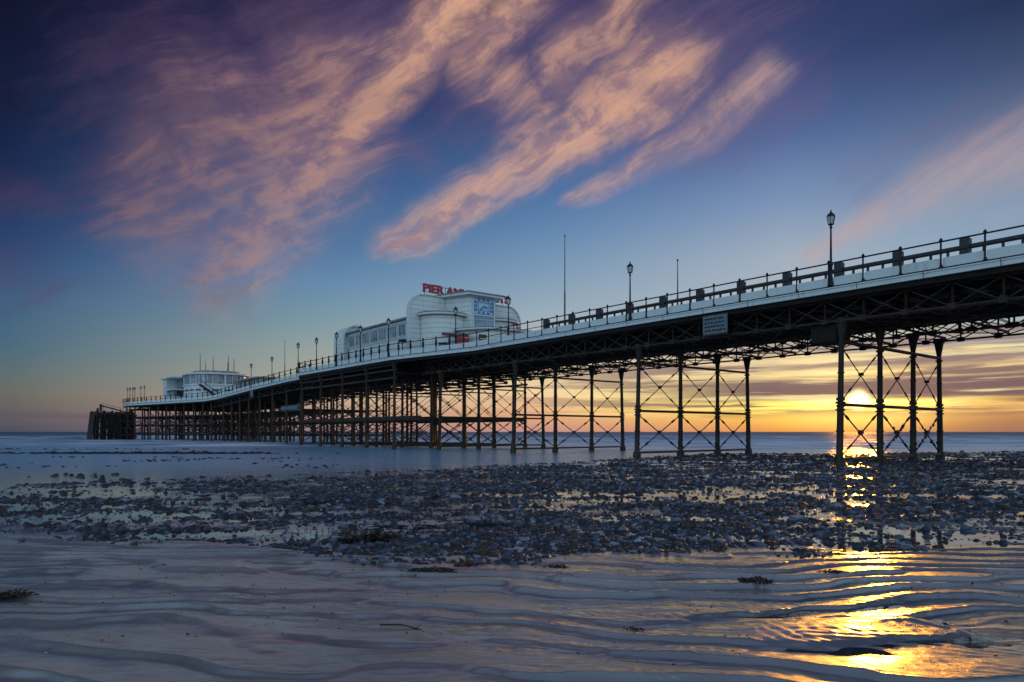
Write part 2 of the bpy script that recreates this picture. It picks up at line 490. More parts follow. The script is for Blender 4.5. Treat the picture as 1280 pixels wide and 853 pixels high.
mb.build('fender_boards','timber',ls)
mb=MB(); mb.beam(P(160.3,21.,7.0),P(160.2,26,5.6),.22,.25); mb.beam(P(160.3,20.9,5.8),P(160.3,20.9,7.3),.35,.35)
mb.beam(P(161,21.,7.6),P(161,26,6.2),.06,.06); mb.beam(P(161,25.9,5.8),P(161,30,7.4),.2,.25)
for D in (21.5,23,24.5): mb.tube(P(161,D,5),P(161,D,7.6-(D-20)*.25),.05,n=5)
mb.build('stairway','timber',ls)
mb=MB(); mb.sbox(160.6,166.3,20.3,27,5.45,5.65); mb.build('platform','timber',ls)

# ------------------------------------------------------------------ street lamps
def make_lamp(loc,label,h=3.62):
    L=thing('pier_lamp',label,'lamp',loc,'lamps along the pier railing'); o=Vector(loc)
    mb=MB(); mb.lathe(o,[(.12,0),(.12,.15),(.085,.22),(.075,.95),(.11,1.0),(.11,1.1),(.06,1.18),(.055,1.3),(.04,h-.95),(.04,h-.82),(.07,h-.80),(.07,h-.75),(.04,h-.72),(.05,h-.68),(.12,h-.60)],10)
    mb.build('post','dark',L,smooth=True)
    zb=h-.60
    mb=MB(); mb.lathe(o,[(.13,zb),(.19,zb+.36)],6); mb.build('lantern_glass','lglass',L)
    mb=MB()
    for i in range(6):
        t=2*math.pi*i/6; c,s_=math.cos(t),math.sin(t)
        mb.beam(o+Vector((.135*c,.135*s_,zb)),o+Vector((.195*c,.195*s_,zb+.36)),.022,.022)
    mb.lathe(o,[(.15,zb-.03),(.145,zb)],6); mb.build('lantern_frame','dark',L)
    mb=MB(); mb.lathe(o,[(.21,zb+.36),(.22,zb+.39),(.13,zb+.50),(.06,zb+.56),(.035,zb+.60),(.045,zb+.63),(.01,zb+.70)],6); mb.build('cap','dark',L)
    return L
def Sat(px,D):
    k=(px-640)/F; return (nX*D-nY*D*k)/(-dX+dY*k)
lampdata=[(1039,33.05,'dark hexagonal lantern lamp post, the tallest and nearest on the pier railing'),
 (788,33.05,'dark lamp post on the railing between the tall flagpole and the thin mast'),
 (636,33.6,'dark lamp post in front of the rounded right end of the arcade'),
 (570,32.9,'dark lamp post in front of the white drum, beside the red kiosk'),
 (486,31.15,'dark lamp post against the sky in front of the arcade side windows'),
 (451,31.15,'dark lamp post at the middle of the long arcade side wall'),
 (421,31.15,'dark lamp post before the round-shouldered seaward end of the arcade'),
 (396,31.15,'dark lamp post standing clear of the arcade on the widened deck'),
 (373,31.15,'dark lamp post at the very corner of the widened deck')]
lamp0=None
for px,D,lab in lampdata:
    S=Sat(px,D); loc=P(S,D-.03,zdeck(S)-.02)
    if lamp0 is None: lamp0=make_lamp(loc,lab)
    else: dup(lamp0,loc,lab)
for px,D,lab in [(340,33.05,'small far lamp post just left of the short flagpole'),
   (314,33.05,'small far lamp post beside the right end of the far pavilion'),
   (180.5,27.9,'rightmost of the far lamp posts left of the pavilion'),
   (176,27.5,'second from the right of the far lamp posts left of the pavilion'),
   (168.5,27.2,'third from the right of the far lamp posts left of the pavilion'),
   (166,27.0,'fourth from the right of the far lamp posts left of the pavilion'),
   (162.5,26.6,'second from the left of the far lamp posts at the pier end'),
   (159.5,26.4,'leftmost far lamp post at the pier end')]:
    S=min(Sat(px,D),166); loc=P(S,D,zdeck(S)-.02); o=dup(lamp0,loc,lab)

# flagpoles
def flagpole(px,D,ytop,lab):
    S=Sat(px,D); b=P(S,D,zdeck(S)); zt=CAMH+(HZ-ytop)/F*b.y
    t=thing('flagpole',lab,'flagpole',b,'flagpoles on the pier deck')
    mb=MB(); mb.tube(b,Vector((b.x,b.y,b.z+(zt-b.z)*.45)),.07,.06,8); mb.tube(Vector((b.x,b.y,b.z+(zt-b.z)*.45)),Vector((b.x,b.y,zt)),.045,.025,8)
    mb.build('pole','pole',t,smooth=True)
    mb=MB(); mb.lathe((b.x,b.y,zt),[(.02,0),(.07,.05),(.07,.10),(.01,.16)],8); mb.build('finial','pole',t)
    mb=MB(); mb.lathe(b,[(.2,0),(.2,.12),(.1,.2)],8); mb.build('base','pole',t)
flagpole(706,35.2,296,'tall thin flagpole rising above the deck right of the arcade')
flagpole(847,36.5,327,'thin shorter mast between two lamp posts on the right half of the deck')
flagpole(356,35,427,'thin pale flagpole on the far narrow deck beyond the widened section')

# ------------------------------------------------------------------ benches
def make_bench(S,lab,Dn=34.75):
    L=2.82; z=zdeck(S); loc=P(S,Dn,z)
    t=thing('bench',lab,'bench',loc,'long benches behind the pier railing')
    mb=MB(); mb.box(P(S-L/2,Dn,z+1.06),DV*(L/2-.15),NV*.05,UP*.10); mb.build('backrest','bench',t)
    mb=MB(); mb.box(P(S-L/2,Dn+.3,z+.45),DV*(L/2-.15),NV*.24,UP*.03); mb.build('seat','bench',t)
    mb=MB(); mb.box(P(S,Dn,z+.72),DV*.19,NV*.2,UP*.72); mb.box(P(S,Dn,z+1.46),DV*.15,NV*.16,UP*.025); mb.build('end_panel','bench',t,bevel=.03)
    for i in range(1,4):
        mb=MB(); mb.box(P(S-L*i/4,Dn+.02,z+.49),DV*.05,NV*.04,UP*.49); mb.box(P(S-L*i/4,Dn+.5,z+.21),DV*.04,NV*.03,UP*.21); mb.build('leg','bench',t)
    return t
bs=[8.4+2.82*i for i in range(12)]
words=['cut by the right edge of the photo','first complete one from the right edge','just right of the nearest lamp post','directly behind the nearest lamp post','first left of the nearest lamp post','above the right part of the notice board','above the left part of the notice board','below the thin mast','between the thin mast and the second lamp post','just left of the second lamp post','just right of the tall flagpole','behind the tall flagpole, nearest the arcade']
b0=None
for S,w in zip(bs,words):
    lab='dark grey promenade bench, '+w
    if b0 is None: b0=make_bench(S,lab); S00=S
    else: dup(b0,P(S,34.75,zdeck(S)),lab)

# notice board on girder
nb=thing('notice_board','pale blue grey notice board hung on the girder under the deck','sign',P(23.1,33.2,7.3))
mb=MB(); mb.sbox(22.35,23.95,33.12,33.2,7.28,8.32); mb.build('board','sign',nb)
mb=MB(); mb.sbox(22.3,24.0,33.13,33.22,7.2,7.27); mb.sbox(22.3,24.0,33.13,33.22,8.33,8.38); mb.build('frame','iron',nb)
def rnd_lines(mb,S0,S1,D,z0,z1,rows):
    for r in range(rows):
        z=z1-(z1-z0)*(r+.5)/rows; S=S1-.12
        end=S0+.15+random.uniform(0,.5)
        while S>end:
            w=random.uniform(.05,.16); mb.sbox(S-w,S,D-.008,D,z-.05,z+.05); S-=w+random.uniform(.03,.08)
mb=MB(); rnd_lines(mb,22.35,23.95,33.117,7.36,8.24,4); mb.build('lettering','dark',nb)
o=MB().sbox(103.5,104.6,33.0,33.1,6.9,7.9).build('small_sign','sign',None); tag(o,'tiny grey panel on the far girder below the narrow deck','sign')
for v in (): pass
o=MB().tube(P(88,34.2,4.9),P(94,34.2,4.9),.42,n=12).build('hanging_pipe','sign',None,smooth=True); tag(o,'pale grey drum slung under the narrow deck beyond the wide section','tank')

# ------------------------------------------------------------------ text helper
def text_mesh(s, size, thick, name, m, parent, org, xa, ya, width=None):
    cu=bpy.data.curves.new(name,'FONT'); cu.body=s; cu.size=size; cu.extrude=thick; cu.offset=.045*size
    ob=bpy.data.objects.new(name,cu); COL.objects.link(ob)
    bpy.context.view_layer.update()
    dg=bpy.context.evaluated_depsgraph_get(); me=bpy.data.meshes.new_from_object(ob.evaluated_get(dg))
    bpy.data.objects.remove(ob)
    xs=[v.co.x for v in me.vertices]; x0,x1=min(xs),max(xs); k=(width/(x1-x0)) if width else 1
    za=Vector(xa).cross(ya); off=origin(parent)
    for v in me.vertices:
        c=v.co.copy(); v.co=Vector(org)+Vector(xa)*((c.x-x0)*k)+Vector(ya)*c.y+za*c.z-off
    me.materials.clear(); me.materials.append(M[m])
    o=bpy.data.objects.new(name,me); COL.objects.link(o); o.parent=parent; return o

# ------------------------------------------------------------------ amusement arcade
ZB=8.87
arc=thing('amusement_arcade','white streamlined pier arcade with square clock and red roof letters','building',P(57,39.65,ZB))
def circ(Sc,Dc,r,a0,a1,n):   # angle 0 = toward shore (-S), 90deg = toward camera (-D)
    out=[]
    for i in range(n+1):
        t=math.radians(a0+(a1-a0)*i/n); p=P(Sc-r*math.cos(t),Dc-r*math.sin(t)); out.append((p.x,p.y))
    return out
q=lambda S,D:(P(S,D).x,P(S,D).y)
mb=MB(); mb.sbox(57.6,72.0,33.6,45.7,ZB+.003,ZB+3.85); mb.build('hall_wall','white',arc)
mb=MB(); mb.sbox(57.6,72.1,33.2,46.1,ZB+3.86,ZB+4.02); mb.sbox(57.6,72,34.6,44.7,ZB+4.03,ZB+4.45); mb.build('roof','roof',arc)
# side windows
wins=[(59.0,60.3),(60.7,62.6),(62.95,64.5),(64.8,66.4),(66.7,68.3),(68.6,69.9),(70.2,71.6)]
for a,b in wins:
    m_=MB(); m_.sbox(a,b,33.53,33.61,ZB+2.35,ZB+3.45); w=m_.build('window','glass',arc)
    m_=MB()
    for z in (2.31,3.45): m_.sbox(a-.05,b+.05,33.48,33.6,ZB+z,ZB+z+.06)
    m_.sbox(a-.06,a,33.48,33.6,ZB+2.37,ZB+3.45); m_.sbox(b,b+.06,33.48,33.6,ZB+2.37,ZB+3.45)
    k=max(2,int((b-a)/.45))
    for i in range(1,k): s_=a+(b-a)*i/k; m_.sbox(s_-.02,s_+.02,33.5,33.6,ZB+2.37,ZB+3.45)
    m_.build('frame','frame',w)
mb=MB(); mb.sbox(57.6,72.0,33.50,33.58,ZB+2.12,ZB+2.2); mb.sbox(57.6,72.0,33.44,33.6,ZB+3.6,ZB+3.7); mb.build('string_course','frame',arc)
# front gable wall with rounded shoulders
def shoulder_wall(S0,S1,D0,D1,H,r,n=10):
    pr=[P(S0,D0,ZB+.002)]
    for i in range(n+1):
        t=math.pi/2*i/n; pr.append(P(S0,D0+r-r*math.cos(t),ZB+H-r+r*math.sin(t)))
    for i in range(n+1):
        t=math.pi/2*i/n; pr.append(P(S0,D1-r+r*math.sin(t),ZB+H-r+r*math.cos(t)))
    pr.append(P(S0,D1,ZB+.002)); return MB().slab(pr,S1-S0,DV)
shoulder_wall(57.1,57.45,32.85,46.5,6.15,1.7).build('front_wall','cream',arc)
def shoulder_rim(S0,S1,D0,D1,H,r,t_=.09,n=12):
    mb=MB(); pts=[(D0,.1)]
    for i in range(n+1):
        t=math.pi/2*i/n; pts.append((D0+r-r*math.cos(t),H-r+r*math.sin(t)))
    for i in range(n+1):
        t=math.pi/2*i/n; pts.append((D1-r+r*math.sin(t),H-r+r*math.cos(t)))
    pts.append((D1,.1))
    for (a,za),(b,zb) in zip(pts,pts[1:]):
        if abs(a-b)+abs(za-zb)>1e-4: mb.beam(P((S0+S1)/2,a,ZB+za),P((S0+S1)/2,b,ZB+zb),S1-S0,t_,up=NV if abs(a-b)<.3 else UP)
    return mb
shoulder_rim(56.95,57.5,32.85,46.5,6.15,1.7).build('coping','white',arc)
# seaward stair tower with one round shoulder
mb=shoulder_wall(72.1,74.6,33.0,36.2,4.9,1.5); mb.build('stair_tower','cream',arc)
shoulder_rim(71.8,72.1,33.0,36.2,4.9,1.5,.12).build('coping','white',arc)
mb=MB(); mb.sbox(72,75,36.3,45.8,ZB+.002,ZB+4.3); mb.build('rear_wall','cream',arc)
# drums
for Dc in (36.45,42.85):
    m_=MB(); m_.prism(circ(57.05,Dc,2.35,-88,88,20),ZB+.002,ZB+4.0); dr=m_.build('drum','cream',arc,smooth=True)
    m_=MB(); m_.prism(circ(57.05,Dc,2.72,-88,88,20),ZB+4.003,ZB+4.28); m_.prism(circ(57.05,Dc,2.6,-88,88,20),ZB+4.284,ZB+4.36); m_.build('canopy','roof',dr,smooth=True)
    m_=MB(); m_.prism(circ(57.05,Dc,2.74,-88,88,20),ZB+4.05,ZB+4.2); m_.build('trim','frame',dr,smooth=True)
# clock tower
H=6.35; Sc0=54.5
tw=[q(57.05,37.0),q(Sc0,38.15),q(Sc0,41.15),q(57.05,42.3)]
MB().prism(tw,ZB+2.9,ZB+H-.25).build('clock_tower','cream',arc); ctw=[o for o in arc.children if o.name.startswith('clock_tower')][-1]
cn=[q(57.5,36.3),q(53.85,37.55),q(53.85,41.75),q(57.5,43.0)]
MB().prism(cn,ZB+H-.25,ZB+H-.05).build('canopy','white',ctw)
cn2=[q(57.6,36.2),q(53.75,37.5),q(53.75,41.8),q(57.6,43.1)]
MB().prism(cn2,ZB+H-.047,ZB+H+.06).build('roof','roof',ctw)
S_=Sc0
mb=MB(); mb.sbox(S_-.05,S_+.01,38.5,40.95,ZB+4.35,ZB+6.0); clk=mb.build('clock','bluepale',ctw)
m_=MB()
for a,b,c,d in ((38.36,38.5,2.95,6.08),(40.95,41.09,2.95,6.08),(38.36,41.09,6.0,6.12),(38.36,41.09,4.23,4.35),(38.36,41.09,2.9,3.0)):
    m_.sbox(S_-.14,S_+.01,a,b,ZB+c,ZB+d)
m_.build('frame','frame',ctw)
m_=MB(); c0=(38.5+40.95)/2; zc=ZB+5.17
for i in range(12):
    t=math.radians(30*i); sx,cz=math.sin(t),math.cos(t); k=1/max(abs(sx),abs(cz))
    m_.sbox(S_-.08,S_-.05,c0+sx*k*.95-.15,c0+sx*k*.95+.15,zc+cz*k*.64-.13,zc+cz*k*.64+.13)
for o_,w in ((1.19,.06),(.70,.07)):
    h=.80 if o_>1 else .44
    m_.sbox(S_-.07,S_-.05,c0-o_,c0-o_+w,zc-h,zc+h); m_.sbox(S_-.07,S_-.05,c0+o_-w,c0+o_,zc-h,zc+h)
    m_.sbox(S_-.07,S_-.05,c0-o_,c0+o_,zc-h,zc-h+w); m_.sbox(S_-.07,S_-.05,c0-o_,c0+o_,zc+h-w,zc+h)
m_.sbox(S_-.066,S_-.05,c0-1.19,c0-.9,zc-.02,zc+.02)
def hand(ang,L,w):
    t=math.radians(ang); e=P(S_-.11,c0+math.sin(t)*L,zc+math.cos(t)*L*.8); m_.beam(P(S_-.11,c0,zc),e,.03,w,up=DV.cross(UP))
for ang,L,w in ((222,.62,.15),(108,.48,.17)):
    t=math.radians(ang); dd=NV*math.sin(t)+UP*math.cos(t)*.8; pp=NV*math.cos(t)-UP*math.sin(t)
    m_.box(P(S_-.10,c0,zc)+dd*L/2,dd*L/2,pp*w/2,DV*.015)
m_.build('dial_marks','blue',ctw)
m_=MB(); m_.sbox(S_-.04,S_+.01,38.5,40.95,ZB+3.0,ZB+4.23); m_.build('window','glass',ctw)
m_=MB()
for i in range(0,11): D=38.55+2.35*i/10; m_.sbox(S_-.09,S_-.045,D-.025,D+.025,ZB+3.0,ZB+4.23)
m_.sbox(S_-.088,S_-.045,38.5,40.95,ZB+3.85,ZB+3.9)
m_.build('window_bars','bluepale',ctw)
# entrance block with curved canopy
ent=[q(57,36.6),q(54.0,36.9),q(52.3,37.8)]+[q(51.6,38.6),q(51.3,39.65),q(51.4,44),q(52.2,45.4),q(57,45.7)]
eb=MB().prism(ent,ZB+.004,ZB+2.45).build('entrance_wall','cream',arc)
def grow(pts,k):
    cx=sum(p[0] for p in pts)/len(pts); cy=sum(p[1] for p in pts)/len(pts)
    return [(cx+(p[0]-cx)*k,cy+(p[1]-cy)*k) for p in pts]
MB().prism(grow(ent,1.12),ZB+2.453,ZB+2.75).build('canopy','roof',eb)
MB().prism(grow(ent,1.13),ZB+2.53,ZB+2.66).build('trim','frame',eb)
m_=MB(); 
for k in range(3): m_.sbox(51.28,51.34,40.2+k*1.1,41.1+k*1.1,ZB+.1,ZB+2.2)
m_.build('door','glass',eb)
# low side walls of the forecourt with dark posters
def poster(S,D,w,h,z,lab):
    t=thing('poster_board',lab,'poster',P(S,D,ZB+z))
    m_=MB(); m_.box(P(S,D,ZB+z),DV*.03,NV*w/2,UP*h/2); m_.build('board','black',t)
    m_=MB()
    for k in(-.25,.12): m_.box(P(S-.04,D,ZB+z+h*k),DV*.01,NV*w*.42,UP*h*.06)
    m_.build('stripe','yellow',t)
poster(54.6,35.25,1.25,.62,.95,'black poster board with pale stripe at the foot of the white drum')
poster(51.9,37.75,.85,1.05,1.45,'black poster with yellow stripes beside the arcade entrance')
k_=thing('info_kiosk','red panelled kiosk with white lines at the foot of the clock wall','kiosk',P(53,36.35,ZB))
m_=MB(); m_.sbox(52.7,53.6,35.85,36.75,ZB+.01,ZB+1.9); m_.build('body','red',k_,bevel=.04)
m_=MB(); m_.sbox(52.63,53.67,35.78,36.82,ZB+1.91,ZB+2.0); m_.build('top','roof',k_)
m_=MB()
for z in (.55,1.1,1.6): m_.sbox(52.675,52.695,35.95,36.6,ZB+z,ZB+z+.05)
m_.build('panel_line','frame',k_)
# roof letters
sg=bpy.data.objects.new('roof_sign',None); COL.objects.link(sg); sg.parent=arc; sg.location=P(57.3,39.65,ZB+6.2)-arc.location
text_mesh('PIER AMUSEMENTS',1.08,.05,'lettering','red',sg,P(57.0,34.35,ZB+6.42),NV,UP,10.6)
m_=MB()
for D in np.arange(34.6,45,1.2): m_.beam(P(57.15,float(D),ZB+6.1),P(57.15,float(D),ZB+7.15),.05,.05)
m_.beam(P(57.16,34.3,ZB+6.5),P(57.16,45,ZB+6.5),.04,.04); m_.beam(P(57.16,34.3,ZB+7.1),P(57.16,45,ZB+7.1),.04,.04)
m_.build('support','dark',sg)
ws=MB(); 
m_=MB(); m_.box(P(54.58,36.0,ZB+2.12),DV*.02,NV*1.05,UP*.14); o=m_.build('lettered_fascia','sign',arc)
m_=MB(); D=35.0
while D<36.95:
    w=random.uniform(.05,.1); m_.box(P(54.545,D,ZB+2.12),DV*.012,NV*w/2,UP*.09); D+=w+.05
m_.build('small_lettering','red',arc)
m_=MB(); m_.box(P(57.05,45.75,ZB+3.9),DV*.03,NV*.6,UP*.16); m_.build('side_lettering','red',arc)
# coin telescope
S=Sat(503,32.2); b=P(S,32.2,zdeck(S)); t=thing('telescope','dark coin telescope on a stand behind the railing, left of the drum','telescope',b)
m_=MB(); m_.lathe(b,[(.16,0),(.12,.06),(.05,.12),(.045,1.15),(.1,1.2),(.1,1.3)],10); m_.build('stand','dark',t,smooth=True)
m_=MB(); m_.tube(b+Vector((-.35,-.1,1.45)),b+Vector((.35,.1,1.52)),.13,.16,10); m_.build('barrel','dark',t)

# ------------------------------------------------------------------ far pavilion
ZH=7.47
pv=thing('pavilion','white two-storey rounded pavilion with a window band near the pier end','building',P(146,39,ZH))
def oval(Sc,Dc,a,b,n,p=2.6):
    out=[]
    for i in range(n):
        t=2*math.pi*i/n; c,s_=math.cos(t),math.sin(t)
        out.append(q(Sc-a*math.copysign(abs(c)**(2/p),c),Dc-b*math.copysign(abs(s_)**(2/p),s_)))
    return out
OS,OD,OA,OB=141,37.9,6.3,5.5
MB().prism(oval(OS,OD,OA,OB,40),ZH+.003,ZH+3.0).build('lower_wall','white',pv,smooth=True)
MB().prism(oval(OS,OD,OA*.97,OB*.97,40),ZH+3.25,ZH+5.05).build('window_band','glass',pv,smooth=True)
MB().prism(oval(OS,OD,OA*1.03,OB*1.03,40),ZH+3.0,ZH+3.25).build('balcony_band','frame',pv)
MB().prism(oval(OS,OD,OA*1.06,OB*1.06,40),ZH+5.05,ZH+5.35).build('roof_edge','white',pv)
MB().prism(oval(OS,OD,OA*.8,OB*.75,30),ZH+5.352,ZH+5.85).build('roof','roof',pv)
m_=MB(); ov=oval(OS,OD,OA*.985,OB*.985,40)
for i,p in enumerate(ov):
    wd=.28 if i%4==0 else .09
    m_.box(Vector((p[0],p[1],ZH+4.15)),DV*wd/2,NV*wd/2,UP*.9)
m_.build('mullion','frame',pv)
m_=MB(); ov=oval(OS,OD,OA*1.02,OB*1.02,60)
for i in range(60):
    p,r=ov[i],ov[(i+1)%60]
    if i%3!=0: m_.beam(Vector((p[0],p[1],ZH+2.1)),Vector((r[0],r[1],ZH+2.1)),.05,.22)
m_.build('lower_window_strip','dark',pv)
# outside stair climbing the front
m_=MB()
A_=P(134.4,33.2,ZH+3.0); B_=P(134.4,37.2,ZH+.2)
m_.beam(A_,B_,.5,.35); m_.beam(A_+UP*.9,B_+UP*.9,.08,.1); m_.build('outside_stair','dark',pv)
# wing with balcony on the seaward/left side
m_=MB(); m_.sbox(146,153.5,31,40,ZH+.004,ZH+1.2); m_.sbox(150.5,153.5,31,40,ZH+1.2,ZH+4.8); m_.build('wing','white',pv)
m_=MB(); m_.sbox(145,154,30.6,40,ZH+4.81,ZH+5.05); m_.sbox(145,150.5,30.8,40,ZH+2.4,ZH+2.6); m_.build('wing_roof','white',pv)
m_=MB(); m_.sbox(146.3,150.4,31.5,32,ZH+1.2,ZH+2.39); m_.sbox(146.3,150.4,33,33.3,ZH+2.61,ZH+4.8); m_.build('wing_window','glass',pv)
for px,yt,D in ((245,442.5,36),(248.5,453,37),(266.5,446,38),(284.5,453,39),(289.5,445,39),(306,448.5,40)):
    S=142.; 
    # place on the roof along the column of sight
    D_=D; S=Sat(px,D_); S=min(max(S,OS-4.5),OS+4); b=P(S,D_,ZH+5.3)
    zt=CAMH+(HZ-yt)/F*b.y; m_=MB(); m_.tube(b,Vector((b.x,b.y,zt)),.09,.05,6); m_.build('antenna','pole',pv)
# small glazed shelter between
S=Sat(345,39); sh=thing('deck_shelter','small glazed white shelter on the far narrow deck right of the pavilion','shelter',P(S,37.5,zdeck(S)))
zS=zdeck(S)
m_=MB(); m_.sbox(S,S+11,36.2,40,zS-.3,zS+.9); m_.build('lower_wall','white',sh)
m_=MB(); m_.sbox(S+.1,S+10.9,36.3,39.9,zS+.9,zS+2.2); m_.build('glazing','glass',sh)
m_=MB(); m_.sbox(S-.4,S+11.4,35.8,40.4,zS+2.2,zS+2.45); m_.build('roof','roof',sh)
m_=MB()
for k in range(9): m_.sbox(S+k*1.35,S+k*1.35+.12,36.2,36.29,zS+.9,zS+2.2)
for k in range(4): m_.sbox(S+.0,S+.09,36.3+k*1.2,36.42+k*1.2,zS+.9,zS+2.2)
m_.build('mullion','frame',sh)

# ------------------------------------------------------------------ ground
def vnoise(x,y,seed=0):
    xi=np.floor(x).astype(np.int64); yi=np.floor(y).astype(np.int64); fx=x-xi; fy=y-yi
    fx=fx*fx*fx*(fx*(fx*6-15)+10); fy=fy*fy*fy*(fy*(fy*6-15)+10)
    def h(a,b):
        n=(a*374761393+b*668265263+seed*1442695041)&0x7fffffff
        n=((n^(n>>13))*1274126177)&0x7fffffff
        n=(n^(n>>16))&0xffff
        return n/65535.
    return (h(xi,yi)*(1-fx)+h(xi+1,yi)*fx)*(1-fy)+(h(xi,yi+1)*(1-fx)+h(xi+1,yi+1)*fx)*fy
def fbm(x,y,o=4,seed=0,g=.5):
    s=0;a=1;t=0
    for i in range(o): s=s+a*vnoise(x*2**i+i*17.3,y*2**i-i*9.1,seed+i); t+=a; a*=g
    return s/t
def sst(a,b,x): t=np.clip((x-a)/(b-a),0,1); return t*t*(3-2*t)
NEARK=[-1.2,-.75,-.457,-.30,-.14,0,.30,.75,1.2]; NEARY=[12.5,11.0,10.4,9.5,8.5,9.0,9.6,10.6,12]
FARY_K=[-1.2,-.75,-.45,-.28,-.1,.1,.3,.75,1.2]; FARY=[22,23.5,27,30,33,42,56,62,62]
def near_b(x,y): return np.interp(x/np.maximum(y,.5),NEARK,NEARY)
def far_b(x,y): return np.interp(x/np.maximum(y,.5),FARY_K,FARY)
def stone_mask(x,y):
    nb_=near_b(x,y)+(fbm(x*.7,y*.9,4,5)-.5)*2.8; fb=far_b(x,y)*(1+(fbm(x*.15,y*.15,3,9)-.5)*.5)
    m=sst(nb_-.6,nb_+.7,y)*(1-sst(fb*.86,fb*1.05,y))
    return m
def tilt(y):
    y=np.asarray(y,float); return .045*(10-np.clip(y,2.0,10.)) - .045*.35*np.exp(-((y-10)/.7)**2)*0
def height(x,y):
    k=x/np.maximum(y,.5)
    nb_=near_b(x,y); fb=far_b(x,y)
    fore=1-sst(nb_-.7,nb_+.6,y)
    # foreground sand bars
    wx=(fbm(x*.33,y*.5,3,21)-.5)*1.7+(fbm(x*1.3,y*1.6,3,22)-.5)*.22
    lam=.64
    ph=(y+.06*x+wx*1.15+(fbm(x*.8,y*1.1,3,23)-.5)*.8+.10*np.sin(x*.9))/lam
    fr=ph-np.floor(ph)
    le=.12+.12*(1-sst(-.35,.0,k))
    saw=np.where(fr<le,sst(0,1,fr/le),1-.9*np.clip((fr-le)/(1-le),0,1)-.1*sst(0,1.,(fr-le)/(1-le)))
    amp=(.038+.008*sst(-.35,.5,k+(fbm(x*.4,y*.4,2,31)-.5)*.5))*(.15+1.5*fbm(x*.6,y*.9,2,33))
    amp=amp*np.clip(1.15-(y-4)*.035,.5,1.2)
    lvl=.030-.029*sst(-.35,.35,k)+ .030*(1-sst(-.6,-.2,k))
    lvl=lvl+(fbm(x*.35,y*.5,3,41)-.5)*.045 - .012*sst(6.5,8.5,y)*sst(-.2,.3,k)
    small=.0019*np.sin(2*np.pi*((y*.55+x*.9)/.11+ (fbm(x*1.5,y*1.5,3,51)-.5)*5))*sst(-.15,.25,k)*sst(.3,.9,saw)
    ph2=(y*1.02+.16*x+(fbm(x*1.1,y*1.3,3,24)-.5)*1.1)/.20; f2=ph2-np.floor(ph2)
    saw2=np.where(f2<.25,sst(0,.25,f2),1-sst(.25,1.,f2))
    m2=sst(.42,.62,fbm(x*.5,y*.9,3,34))
    rt=sst(-.25,.15,k)
    amp=amp*(1-.3*rt*sst(7.4,8.4,y))
    lvl=lvl+rt*(.035*(1-np.clip((y-7.2)/2.6,0,1))*sst(6.0,7.3,y)-.008*sst(9.3,9.9,y))
    sand=lvl+saw*amp+saw2*(.004+.0045*rt)*m2*(1-.4*rt)+small+(fbm(x*9,y*9,2,61)-.5)*.005+(fbm(x*3,y*15,3,63)-.5)*.0055+(fbm(x*2.2,y*2.8,3,62)-.5)*.010
    # the stone bed
    bed=.004+(fbm(x*.35,y*.9,4,71)-.5)*.10+(fbm(x*3,y*3,3,72)-.5)*.05
    left=1-sst(-.45,-.15,k)
    bed=bed-.03*left*sst(14,24,y)
    h=sand*fore+bed*(1-fore)
    h=h-sst(fb*.85,fb*1.1,y)*.25
    h=h-sst(60,110,y)*1.0-sst(100,900,y)*10+tilt(y)
    return h
NR=800
u=np.linspace(0,1,NR)
Y=np.where(u<.72,2.2+(u/.72)**1.25*(13-2.2),0); 
uu=(u-.72)/.28; Y=np.where(u>=.72,13*np.exp(uu.clip(0)*np.log(30000/13)),Y)
K=np.concatenate([np.linspace(-2.5,-.85,40),np.linspace(-.82,.82,720),np.linspace(.85,2.5,40)])
YY,KK=np.meshgrid(Y,K,indexing='ij'); XX=YY*KK*np.where(YY<13,1,1)
ZZ=height(XX,YY)
def grid_obj(name,X,Yy,Z,m):
    nr,nc=X.shape; me=bpy.data.meshes.new(name)
    co=np.stack([X,Yy,Z],-1).reshape(-1,3).astype(np.float32)
    i=np.arange(nr-1)[:,None]*nc+np.arange(nc-1)[None,:]
    f=np.stack([i,i+1,i+nc+1,i+nc],-1).reshape(-1,4).astype(np.int32)
    me.vertices.add(len(co)); me.vertices.foreach_set('co',co.ravel())
    me.loops.add(f.size); me.loops.foreach_set('vertex_index',f.ravel())
    me.polygons.add(len(f)); me.polygons.foreach_set('loop_start',np.arange(0,f.size,4,dtype=np.int32)); me.polygons.foreach_set('loop_total',np.full(len(f),4,np.int32))
    me.polygons.foreach_set('use_smooth',np.ones(len(f),bool))
    me.update(calc_edges=True); me.materials.append(m)
    o=bpy.data.objects.new(name,me); COL.objects.link(o); return o
